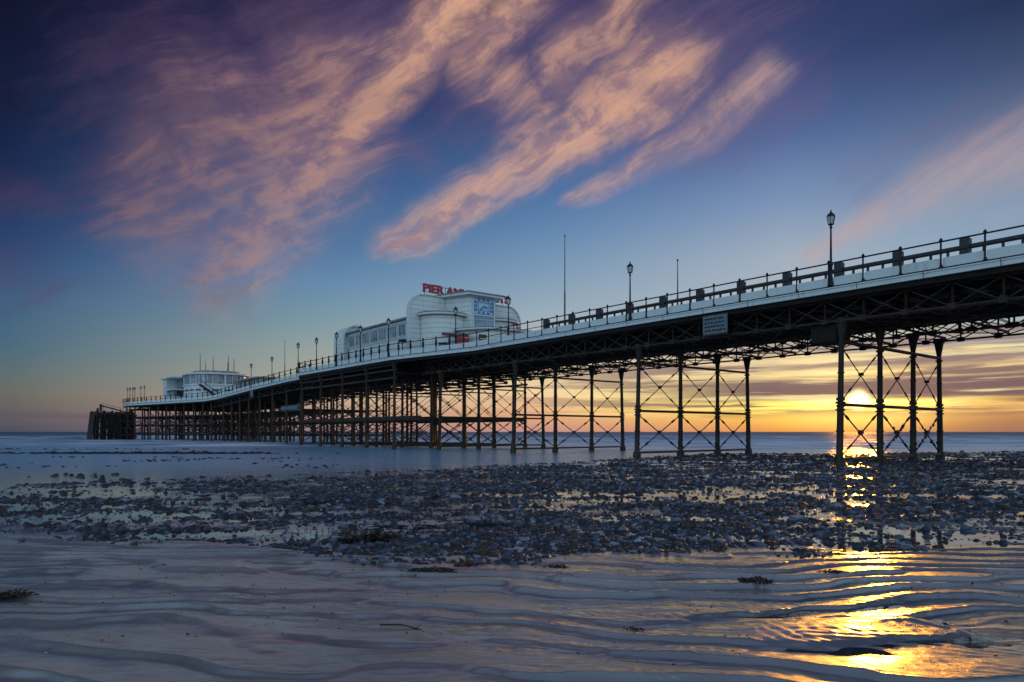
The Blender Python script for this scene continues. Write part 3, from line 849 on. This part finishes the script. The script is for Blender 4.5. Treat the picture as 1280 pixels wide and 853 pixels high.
def sandmat():
    m,N,b=newmat('wet_sand')
    co=N.n('ShaderNodeTexCoord').outputs['Object']; x,y,z=N.sep(co)
    f=N.mr(N.noise(co,1.1,5,.6),.35,.7)
    c=N.mix(f,(.175,.166,.160,1),(.275,.26,.25,1))
    g=N.noise(co,160,2,.6)
    c=N.mix(N.mr(g,.5,.8),c,(.11,.095,.09,1))
    dry=N.mr(N.m('SUBTRACT',z,N.m('MULTIPLY',N.m('SUBTRACT',10.,N.m('MINIMUM',y,10.)),.045)),.02,.09)
    N.put(b.inputs['Base Color'],N.mix(N.m('MULTIPLY',N.m('SUBTRACT',1.,dry),.6),c,(.06,.05,.048,1)))
    r=N.m('ADD',N.m('MULTIPLY',dry,.14),N.m('MULTIPLY_ADD',N.noise(co,.8,3),.22,.17))
    N.put(b.inputs['Roughness'],r)
    b.inputs['Specular IOR Level'].default_value=.7
    b.inputs['Coat Weight'].default_value=.85; b.inputs['Coat IOR'].default_value=2.4; lf=N.mr(N.m('DIVIDE',x,N.m('MAXIMUM',y,1.)),-.35,.05,.085,0.02); N.put(b.inputs['Coat Roughness'],N.m('ADD',lf,N.m('MULTIPLY_ADD',N.mr(N.noise(co,1.7,5,.6),.35,.7),.12,.10)))
    bp=N.n('ShaderNodeBump'); bp.inputs['Strength'].default_value=.3; bp.inputs['Distance'].default_value=.006
    bp.inputs['Distance'].default_value=.016
    h=N.m('ADD',N.noise(co,85,3,.6),N.m('MULTIPLY',N.noise(N.v('MULTIPLY',co,(1,.4,1)),14,4,.6),1.4))
    N.put(bp.inputs['Height'],h); N.put(b.inputs['Normal'],bp.outputs[0])
    return m
g=grid_obj('beach_sand',XX,YY,ZZ,sandmat()); g['kind']='structure'
# coarse surround so the beach goes on beside and behind the camera
mb=MB()
R=30000
mb.add([(-400,-400,.37),(400,-400,.37),(400,2.25,.37),(-400,2.25,.37)],[(0,1,2,3)])
sb=mb.build('beach',sandmat()); sb['kind']='structure'
# sea / standing water sheet
def watermat():
    m,N,b=newmat('sea_water')
    co=N.n('ShaderNodeTexCoord').outputs['Object']; x,y,z=N.sep(co)
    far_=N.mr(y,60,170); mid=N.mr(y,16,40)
    foamn=N.noise(N.v('MULTIPLY',co,(.022,.26,1)),1.,6,.7)
    band=N.m('MULTIPLY',N.mr(foamn,.485,.56),N.m('MULTIPLY',N.mr(y,62,85),N.m('SUBTRACT',1.,N.mr(y,200,420))))
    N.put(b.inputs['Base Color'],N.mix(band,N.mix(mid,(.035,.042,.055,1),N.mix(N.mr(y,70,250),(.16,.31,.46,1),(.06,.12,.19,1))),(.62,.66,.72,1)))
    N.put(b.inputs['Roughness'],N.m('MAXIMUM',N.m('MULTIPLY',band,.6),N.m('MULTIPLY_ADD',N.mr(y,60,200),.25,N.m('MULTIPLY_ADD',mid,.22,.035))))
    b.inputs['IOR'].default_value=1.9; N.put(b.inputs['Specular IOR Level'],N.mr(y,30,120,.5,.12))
    w1=N.noise(N.v('MULTIPLY',co,(.35,1.,1)),5.,4,.6)
    w2=N.noise(N.v('MULTIPLY',co,(.16,.55,1)),1.,5,.62)
    w3=N.noise(N.v('MULTIPLY',co,(.03,.16,1)),1.,4,.6)
    h=N.m('ADD',N.m('MULTIPLY',w1,N.m('MULTIPLY_ADD',mid,.05,.0012)),N.m('ADD',N.m('MULTIPLY',w2,N.m('MULTIPLY',mid,.22)),N.m('MULTIPLY',w3,N.m('MULTIPLY',far_,3.0))))
    bp=N.n('ShaderNodeBump'); bp.inputs['Strength'].default_value=1.; bp.inputs['Distance'].default_value=1.
    N.put(bp.inputs['Height'],h); N.put(b.inputs['Normal'],bp.outputs[0])
    return m
wy=np.concatenate([[2.2,3.5,5,7,8.5,9.5,9.99],np.geomspace(10.5,40,20),np.geomspace(41,420,700),np.geomspace(440,30000,60)]); wx=np.linspace(-1,1,260)
WY,WX=np.meshgrid(wy,wx,indexing='ij'); WX=WX*(40+np.abs(WY)*2.2)
def waves(x,y):
    p=y*.16+(fbm(x*.012,y*.03,3,101)-.5)*7+x*.006; q=p-np.floor(p); sw=np.exp(-((q-.5)/.16)**2)
    m=sst(.40,.62,fbm(x*.03,y*.05,3,102))
    rp=(fbm(x*.18,y*.75,4,103)-.5)
    return sst(46,75,y)*(sw*m*.19+rp*.13)
sea=grid_obj('sea',WX,WY,waves(WX,WY)+tilt(WY),watermat()); sea['kind']='structure'

# stones: uncountable shingle, mussel shells and rubble
phi=(1+5**.5)/2
iv=np.array([(-1,phi,0),(1,phi,0),(-1,-phi,0),(1,-phi,0),(0,-1,phi),(0,1,phi),(0,-1,-phi),(0,1,-phi),(phi,0,-1),(phi,0,1),(-phi,0,-1),(-phi,0,1)])/math.sqrt(1+phi*phi)
itf=np.array([(0,11,5),(0,5,1),(0,1,7),(0,7,10),(0,10,11),(1,5,9),(5,11,4),(11,10,2),(10,7,6),(7,1,8),(3,9,4),(3,4,2),(3,2,6),(3,6,8),(3,8,9),(4,9,5),(2,4,11),(6,2,10),(8,6,7),(9,8,1)])
def scatter(name,x,y,z,size,flat,m,pal,parent=None):
    n=len(x); jit=1+rng.uniform(-.33,.33,(n,12,1)); v=iv[None]*jit
    sc3=np.stack([size*rng.uniform(.7,1.3,n),size*rng.uniform(.6,1.1,n),size*flat*rng.uniform(.6,1.1,n)],-1)
    v=v*sc3[:,None,:]
    a=rng.uniform(0,2*np.pi,n); c,s_=np.cos(a),np.sin(a)
    t=rng.uniform(-.5,.5,n)
    vx=v[...,0]; vz=v[...,2]
    v2=vx*np.cos(t)[:,None]-vz*np.sin(t)[:,None]; vz=vx*np.sin(t)[:,None]+vz*np.cos(t)[:,None]
    X_=v2*c[:,None]-v[...,1]*s_[:,None]+x[:,None]; Y_=v2*s_[:,None]+v[...,1]*c[:,None]+y[:,None]; Z_=vz+z[:,None]
    co=np.stack([X_,Y_,Z_],-1).reshape(-1,3).astype(np.float32)
    f=(itf[None]+12*np.arange(n)[:,None,None]).reshape(-1,3).astype(np.int32)
    me=bpy.data.meshes.new(name); me.vertices.add(len(co)); me.vertices.foreach_set('co',co.ravel())
    me.loops.add(f.size); me.loops.foreach_set('vertex_index',f.ravel())
    me.polygons.add(len(f)); me.polygons.foreach_set('loop_start',np.arange(0,f.size,3,dtype=np.int32)); me.polygons.foreach_set('loop_total',np.full(len(f),3,np.int32))
    me.update(calc_edges=True); me.materials.append(m)
    pi=rng.choice(len(pal),n,p=np.array([p[1] for p in pal])/sum(p[1] for p in pal)); pc=np.array([p[0] for p in pal])[pi]*rng.uniform(.5,1.4,(n,1))
    ca=me.color_attributes.new('tint','FLOAT_COLOR','POINT')
    cc=np.ones((n,12,4),np.float32); cc[...,:3]=pc[:,None,:]; ca.data.foreach_set('color',cc.ravel())
    o=bpy.data.objects.new(name,me); COL.objects.link(o); return o
def stonemat():
    m,N,b=newmat('wet_stone')
    a=N.n('ShaderNodeAttribute'); a.attribute_name='tint'
    N.put(b.inputs['Base Color'],a.outputs['Color']); b.inputs['Roughness'].default_value=.55; b.inputs['Specular IOR Level'].default_value=.4
    co=N.n('ShaderNodeTexCoord').outputs['Object']
    bp=N.n('ShaderNodeBump'); bp.inputs['Strength'].default_value=.6; bp.inputs['Distance'].default_value=.01
    N.put(bp.inputs['Height'],N.noise(co,60,3)); N.put(b.inputs['Normal'],bp.outputs[0])
    return m
NS=420000
t=rng.uniform(0,1,NS); ys=8*np.exp(t*np.log(66/8)); ks=rng.uniform(-1.0,1.0,NS); xs=ks*ys
msk=stone_mask(xs,ys)
clump=fbm(xs*1.1,ys*1.7,3,81); patch=fbm(xs*.25,ys*.6,3,82)
hz=height(xs,ys)
left=1-sst(-.5,-.1,ks)
prob=msk*sst(.43,.58,clump*.55+patch*.45+.03-.05*left)*.98+msk*.06
keep=(rng.uniform(0,1,NS)<prob)&(hz>-.07)
xs,ys,hz=xs[keep],ys[keep],hz[keep]
if len(xs)>140000: xs,ys,hz=xs[:140000],ys[:140000],hz[:140000]
size=np.clip(rng.lognormal(-3.88,.58,len(xs)),.008,.095)*(1+.03*(ys-9))
PAL=[((.014,.022,.038),.36),((.058,.082,.128),.28),((.024,.020,.020),.10),((.17,.20,.25),.10),((.07,.032,.016),.025),((.03,.035,.02),.08),((.018,.018,.02),.03)]
st=scatter('shingle',xs,ys,np.maximum(hz,-.02)+size*.12,size,.62,stonemat(),PAL); st['kind']='stuff'; tag(st,'dark wet stones and shells strewn across the beach','stones')
n=1500; ys=rng.uniform(4.2,10,n); ks=rng.uniform(-.85,.85,n); xs=ks*ys; hb=height(xs,ys)
kk=(fbm(xs*.8,ys*.8,3,95)>.5)&(hb>tilt(ys)); xs,ys,hb=xs[kk],ys[kk],hb[kk]
sb_=scatter('shell_grit',xs,ys,hb+.001,np.clip(rng.lognormal(-5.3,.5,len(xs)),.0025,.013),.6,bpy.data.materials['wet_stone'],[((.02,.018,.016),.7),((.4,.38,.35),.15),((.1,.06,.04),.15)])
sb_['kind']='stuff'; tag(sb_,'tiny shell and worm cast bits dotted over the foreground sand','shell grit')
# stray pebbles in the pools on the left and out in the shallows
n=1500; ys=rng.uniform(22,46,n); ks=rng.uniform(-.85,-.25,n); xs=ks*ys; kk=fbm(xs*.3,ys*.3,3,91)>.56; xs,ys=xs[kk],ys[kk]
size=rng.uniform(.05,.16,len(xs)); s2=scatter('shallow_stones',xs,ys,np.full(len(xs),.0),size,.6,bpy.data.materials['wet_stone'],PAL[:1]+[((.03,.03,.03),.66)]); s2['kind']='stuff'; tag(s2,'dark stones standing in the shallow water at the left','stones')
# dark weed covered reef far left
def reef(name,cx,cy,lx,ly,n,lab,s0=.3):
    x=cx+rng.normal(0,lx,n); y=cy+rng.normal(0,ly,n)
    o=scatter(name,x,y,rng.uniform(-.08,.03,n),rng.uniform(s0*.5,s0*1.2,n),.35,bpy.data.materials['wet_stone'],[((.018,.016,.012),1.)])
    o['kind']='stuff'; tag(o,lab,'reef'); return o
reef('weed_reef',-28.5,53.5,4.6,.55,900,'long low dark reef of weed in the water before the far pavilion')
reef('weed_reef',-47,66,9,1.0,160,'scattered dark weedy rocks in the shallows left of the reef',.2)

# seaweed clumps, one thing each
def weed(x,y,r,n,lab,m='weed',flat=.5):
    z=max(float(height(np.array([x]),np.array([y]))[0]),float(tilt(y))-.01); mb=MB()
    for i in range(n):
        a=random.uniform(0,6.28); rr=r*random.random()**.6; c=Vector((x+rr*math.cos(a)*1.5,y+rr*math.sin(a),z+.004)); d=Vector((random.uniform(-1,1),random.uniform(-1,1),random.uniform(.1,.9)*flat)).normalized()
        L=r*random.uniform(.35,.8); w=d.cross(UP).normalized()*r*.06
        p=[c-w,c+w,c+d*L*.5+w*1.3+UP*r*.1,c+d*L+UP*0,c+d*L*.5-w*1.3+UP*r*.1]
        k=len(mb.v); mb.v+=[tuple(v) for v in p]; mb.f.append((k,k+1,k+2,k+3,k+4))
    o=mb.build('seaweed_clump',m,None); tag(o,lab,'seaweed'); return o
def G(px,py):
    t=(py-HZ)/F; Yg=CAMH/t
    if Yg<10: Yg=(CAMH-.45)/(t-.045)
    return ((px-640)/F*Yg,Yg)
weed(*G(945,735),.11,120,'small dark tuft of seaweed on the golden sand right of centre')
weed(*G(12,757),.14,120,'flat dark seaweed scrap at the left edge of the sand',flat=.25)
weed(*G(583,714),.10,90,'reddish brown seaweed scrap at the edge of the stones','weedred')
weed(*G(537,722),.17,260,'dark seaweed spread thinly over small ripples below the stones',flat=.08)
weed(*G(1040,724),.10,60,'dark weed line below the sunlit streak on the right',flat=.25)
weed(*G(792,794),.05,50,'tiny dark tuft of weed in the lower middle sand')
weed(*G(694,714),.09,70,'low weed strip on the sand just below the stones',flat=.2)
weed(*G(462,676),.28,260,'broad dark weed clump on stones left of centre',flat=.5)
# driftwood stick
a=G(475,790); b=G(527,795); za=float(height(np.array([a[0]]),np.array([a[1]]))[0])+.012
o=MB().tube((a[0],a[1],za+.004),((a[0]+b[0])/2,(a[1]+b[1])/2+.03,za+.012),.007,.006,6).tube(((a[0]+b[0])/2,(a[1]+b[1])/2+.03,za+.012),(b[0],b[1],za),.006,.004,6).tube((b[0]-.05,b[1],za),(b[0]-.01,b[1]+.09,za+.02),.004,.002,5).build('driftwood_stick','timber',None)
tag(o,'thin forked dark stick lying on the wet sand at lower left centre','stick')

# ------------------------------------------------------------------ world
SUNPX=(1073,499)
saz=math.atan((SUNPX[0]-640)/F); sV=(HZ-SUNPX[1])/F*math.cos(saz); sel=math.atan(sV)
w=bpy.data.worlds.new('World'); sc.world=w; w.use_nodes=True; t_=w.node_tree; t_.nodes.clear(); N=NT(t_)
gen=N.n('ShaderNodeTexCoord').outputs['Generated']; x,y,z=N.sep(gen)
az=N.m('ARCTAN2',x,y); hyp=N.m('SQRT',N.m('ADD',N.m('MULTIPLY',x,x),N.m('MULTIPLY',y,y)))
V=N.m('DIVIDE',z,N.m('MAXIMUM',hyp,.02)); V=N.m('MINIMUM',V,4.)
def av(px,py):
    a=math.atan((px-640)/F); return a,(HZ-py)/F*math.cos(a)
VM=.72
Vr=N.m('DIVIDE',V,VM,clamp=True)
cols={ # px column: [(py,hex)...]
 10:[(540,'4a4e5c'),(528,'58565f'),(510,'646060'),(490,'676964'),(465,'5b6c70'),(430,'48687c'),(370,'3e5c80'),(310,'2c4470'),(230,'1a2a52'),(130,'121a3a'),(0,'0e1028')],
 352:[(540,'857680'),(520,'a68a82'),(500,'b09c8c'),(470,'9c9e94'),(430,'88999a'),(400,'74929f'),(350,'5a83a8'),(300,'446a98'),(220,'33507f'),(120,'27305e'),(0,'1e1c40')],
 672:[(540,'c09088'),(520,'e0a880'),(490,'f2cfa0'),(460,'d8c6a4'),(430,'b0b2ac'),(395,'98abb8'),(340,'7a98b4'),(290,'6085ad'),(240,'4b6f9f'),(130,'304474'),(0,'2b2f5c')],
 982:[(540,'d8904e'),(528,'f0b050'),(512,'ffe060'),(495,'ffee80'),(475,'f4d890'),(455,'efd6a6'),(430,'c0bcb0'),(380,'a8b4be'),(320,'9cabbc'),(250,'7890b4'),(170,'50689a'),(90,'384a7a'),(0,'2f3862')],
 1268:[(540,'946c60'),(528,'a87858'),(508,'d49c62'),(495,'f0c060'),(475,'e0b878'),(450,'f0cf90'),(432,'b0b4a8'),(400,'a0b0b4'),(330,'90a8bc'),(260,'7898b4'),(180,'64799a'),(80,'3c4e72'),(0,'233256')]}
rs=[]; azs=[]
for px in sorted(cols):
    a,_=av(px,0); azs.append(a)
    stops=[(min(1,av(px,py)[1]/VM),hexlin(c)) for py,c in cols[px]]
    rs.append(N.ramp(Vr,stops))
c=rs[0]
for i in range(1,5): c=N.mix(N.mr(az,azs[i-1],azs[i],t='LINEAR'),c,rs[i])
# warm horizon stays tight round the sun azimuth on the far right too; sky behind the viewer
bstop=[(0.,(.48,.56,.62,1)),(.06,(.66,.80,.86,1)),(.2,(.70,.98,1.14,1)),(.5,(.55,.82,1.06,1)),(1.,(.28,.40,.60,1))]
back=N.ramp(Vr,bstop)
BACKF=N.mr(N.m('ABSOLUTE',az),.95,2.0)
c=N.mix(BACKF,c,back)
c=N.mix(N.mr(V,.72,2.0),c,(.16,.23,.38,1))
p2=N.xyz(az,V,0.)
# --- high clouds
ang=math.radians(31)
xr=N.m('ADD',N.m('MULTIPLY',az,math.cos(ang)),N.m('MULTIPLY',V,math.sin(ang)))
yr=N.m('SUBTRACT',N.m('MULTIPLY',V,math.cos(ang)),N.m('MULTIPLY',az,math.sin(ang)))
warp=N.noise(N.xyz(xr,yr,.3),5.,3,.5); warp2=N.noise(N.xyz(xr,yr,4.3),5.,3,.5)
wxr=N.m('ADD',xr,N.m('MULTIPLY',N.m('SUBTRACT',warp,.5),.14)); wyr=N.m('ADD',yr,N.m('MULTIPLY',N.m('SUBTRACT',warp2,.5),.09))
n1=N.noise(N.xyz(N.m('MULTIPLY',wxr,3.2),N.m('MULTIPLY',wyr,9.),1.7),1.6,8,.62)
n2=N.noise(N.xyz(N.m('MULTIPLY',wxr,14.),N.m('MULTIPLY',wyr,30.),5.7),1.2,5,.6)
n3=N.noise(N.xyz(wxr,N.m('MULTIPLY',wyr,1.6),9.),15.,7,.62)
n4=N.noise(N.xyz(N.m('MULTIPLY',wxr,3.2),N.m('MULTIPLY',wyr,42.),11.),1.3,7,.68)
tex=N.m('ADD',N.m('ADD',N.m('MULTIPLY',n1,.34),N.m('MULTIPLY',n4,.36)),N.m('ADD',N.m('MULTIPLY',n2,.14),N.m('MULTIPLY',n3,.16)))
pw=N.xyz(N.m('ADD',az,N.m('MULTIPLY',N.m('SUBTRACT',warp,.5),.10)),N.m('ADD',V,N.m('MULTIPLY',N.m('SUBTRACT',warp2,.5),.08)),0.)
def caps(x0,y0,x1,y1,w0,w1,s):
    if x0<450 and s>.5: s*=.80
    a=Vector((*av(x0,y0),0)); b=Vector((*av(x1,y1),0)); ba=b-a
    pa=N.v('SUBTRACT',pw,tuple(a))
    h=N.m('MULTIPLY',N.v('DOT_PRODUCT',pa,tuple(ba)),1/max(1e-9,ba.dot(ba)),clamp=True)
    d=N.v('LENGTH',N.v('SUBTRACT',pa,N.v('SCALE',tuple(ba),h)))
    ww=N.m('MULTIPLY_ADD',h,(w1-w0)/F,w0/F)
    r=N.m('DIVIDE',d,N.m('MULTIPLY',ww,1.32))
    return N.m('MULTIPLY',N.mr(r,0.,1.,1.,0.),s)
bright=[(600,-20,520,60,62,52,1.0),(520,60,430,185,52,30,1.0),(660,0,570,70,58,42,.75),(690,150,600,90,45,50,.55),
 (800,-10,770,50,50,40,.85),(770,40,690,100,40,45,.8),(830,90,660,190,64,60,.9),(680,180,500,300,56,36,.85),
 (950,105,800,200,40,32,.75),(810,190,715,248,30,16,.75),
 (1300,185,1150,245,60,44,.85),(1150,245,1000,302,42,18,.75),(1300,240,1180,260,40,30,.45),
 (385,190,280,320,115,95,.95),(290,170,215,290,130,100,.85),(420,100,330,210,90,100,.85),(260,320,275,375,75,50,.75),(190,190,170,250,60,60,.7)]
mauve=[(450,20,200,150,170,150,.75),(300,60,160,220,130,120,.75),(880,60,700,60,150,140,.7),(960,130,820,170,90,70,.6),(520,180,420,170,60,60,.5),(0,230,60,255,45,35,.5),(-20,340,40,370,60,50,.5),(1300,150,1080,240,80,50,.45),(700,20,600,100,130,120,.6),(240,320,200,240,80,80,.4)]
def acc(L):
    r=None
    for cc in L:
        q_=caps(*cc); r=q_ if r is None else N.m('MAXIMUM',r,q_)
    return r
B=acc(bright); Mv=acc(mauve)
db=N.mr(N.m('ADD',B,N.m('MULTIPLY',N.m('SUBTRACT',tex,.5),2.5)),.06,1.38)
db=N.m('MULTIPLY',db,N.mr(B,0.,.3))
dm=N.m('MULTIPLY',N.mr(N.m('ADD',Mv,N.m('MULTIPLY',N.m('SUBTRACT',tex,.5),2.4)),.1,1.2),N.mr(Mv,0.,.25))
mcol=N.mix(N.mr(az,-.55,-.1),hexlin('54405c'),hexlin('6e5878'))
c=N.mix(N.m('MULTIPLY',dm,.75),c,mcol)
bcol=N.mix(N.mr(az,-.5,-.02),hexlin('a07a76'),hexlin('e2ac8c'))
bcol=N.mix(N.mr(n3,.56,.40),bcol,N.mix(.5,bcol,hexlin('6a5478')))
bcol=N.mix(N.mr(az,.2,.5),bcol,hexlin('b6a2a6'))
bcol=N.mix(N.mr(V,.42,.18),bcol,hexlin('b09694')) if False else bcol
soft=N.m('MULTIPLY',N.mr(B,.05,.8),.34)
db=N.m('MAXIMUM',db,soft)
c=N.mix(N.m('MULTIPLY',db,.90),c,bcol)
# --- low stratus near the sun
sw=N.noise(N.xyz(N.m('MULTIPLY',az,4.),N.m('MULTIPLY',V,30.),2.),1.,4,.6)
Vw=N.m('ADD',V,N.m('MULTIPLY',N.m('SUBTRACT',sw,.5),.011))
st1=N.noise(N.xyz(N.m('MULTIPLY',az,3.2),N.m('MULTIPLY',Vw,75.),7.),1.,6,.6)
win=N.m('MULTIPLY',N.mr(V,.012,.035),N.m('SUBTRACT',1.,N.mr(V,.105,.135)))
side=N.mr(az,-.15,.33)
dk=N.m('MULTIPLY',N.m('MULTIPLY',N.mr(st1,.48,.58),win),N.m('MULTIPLY',side,.95))
def band(v0,th,a0,a1,s,soft=.006):
    d=N.m('ABSOLUTE',N.m('SUBTRACT',Vw,v0)); f=N.m('SUBTRACT',1.,N.mr(d,th-soft*.5,th+soft))
    return N.m('MULTIPLY',f,N.m('MULTIPLY',N.mr(az,a0,a1),s))
for bb in ((.056,.0135,.10,.36,1.),(.1235,.0045,.50,.60,.85),(.087,.0038,.28,.42,.8),(.102,.0035,.22,.34,.75),(.073,.002,.2,.45,.6)):
    dk=N.m('MAXIMUM',dk,band(*bb))
shade=N.mix(N.mr(V,.05,.11),hexlin('6a5660'),hexlin('8c7478'))
c=N.mix(dk,c,shade)
brt=N.m('MULTIPLY',N.m('MULTIPLY',N.mr(st1,.50,.36),win),N.m('MULTIPLY',side,.8))
c=N.mix(brt,c,hexlin('ffe8a8'))
# dark haze along the left horizon cloud
c=N.mix(N.m('MULTIPLY',N.mr(N.m('ABSOLUTE',N.m('SUBTRACT',Vw,.020)),.008,.0),N.m('MULTIPLY',N.mr(az,-.40,-.5),.35)),c,hexlin('5a4b5c'))
# --- the sun and its glow
da=N.m('SUBTRACT',az,saz); dv=N.m('SUBTRACT',V,sV)
r1=N.m('SQRT',N.m('ADD',N.m('MULTIPLY',da,da),N.m('MULTIPLY',dv,dv)))
r2=N.m('SQRT',N.m('ADD',N.m('MULTIPLY',N.m('MULTIPLY',da,da),.12),N.m('MULTIPLY',dv,dv)))
g2=N.m('POWER',N.mr(r2,0.,.066,1.,0.),1.5)
g2=N.m('MULTIPLY',g2,N.m('SUBTRACT',1.,N.m('MULTIPLY',dk,.97)))
c=N.mix(N.m('MULTIPLY',g2,1.15),c,(1.05,.76,.16,1),'ADD')
core=N.m('POWER',N.mr(r1,.002,.019,1.,0.),1.5); core=N.m('MULTIPLY',core,N.m('SUBTRACT',1.,N.m('MULTIPLY',dk,.5)))
c=N.mix(core,c,(6.,4.6,2.0,1),'ADD')
bg=N.n('ShaderNodeBackground'); N.put(bg.inputs[0],c); bg.inputs[1].default_value=1.0
sky=N.n('ShaderNodeTexSky'); sky.sky_type='NISHITA'; sky.sun_disc=False; sky.sun_elevation=sel; sky.sun_rotation=saz
sky.altitude=0; sky.air_density=1.; sky.dust_density=1.; sky.ozone_density=2.
bg2=N.n('ShaderNodeBackground'); N.put(bg2.inputs[0],sky.outputs[0]); bg2.inputs[1].default_value=.004
ad=N.n('ShaderNodeAddShader'); t_.links.new(bg.outputs[0],ad.inputs[0]); t_.links.new(bg2.outputs[0],ad.inputs[1])
wo=N.n('ShaderNodeOutputWorld'); t_.links.new(ad.outputs[0],wo.inputs[0])
w.cycles.sampling_method='MANUAL'; w.cycles.sample_map_resolution=1024

sl=bpy.data.lights.new('sun','SUN'); sl.energy=2.0; sl.angle=math.radians(3.); sl.color=(.50,.18,.016)
so=bpy.data.objects.new('sun',sl); COL.objects.link(so)
sd=Vector((math.sin(saz)*math.cos(sel),math.cos(saz)*math.cos(sel),math.sin(sel)))
so.rotation_euler=sd.to_track_quat('Z','Y').to_euler(); so.location=(0,0,30)

cam=bpy.data.cameras.new('camera'); co_=bpy.data.objects.new('camera',cam); COL.objects.link(co_); sc.camera=co_
co_.location=(0,0,CAMH); co_.rotation_euler=(math.pi/2,0,0)
cam.sensor_width=36; cam.lens=36*F/1280; cam.shift_y=(HZ-426.5)/1280; cam.clip_end=200000; cam.clip_start=.05
sc.view_settings.view_transform='Standard'; sc.view_settings.look='None'; sc.view_settings.exposure=0; sc.view_settings.gamma=1
sc.view_settings.use_curve_mapping=False
sc.cycles.use_denoising=True
sc.cycles.max_bounces=6; sc.cycles.sample_clamp_indirect=6
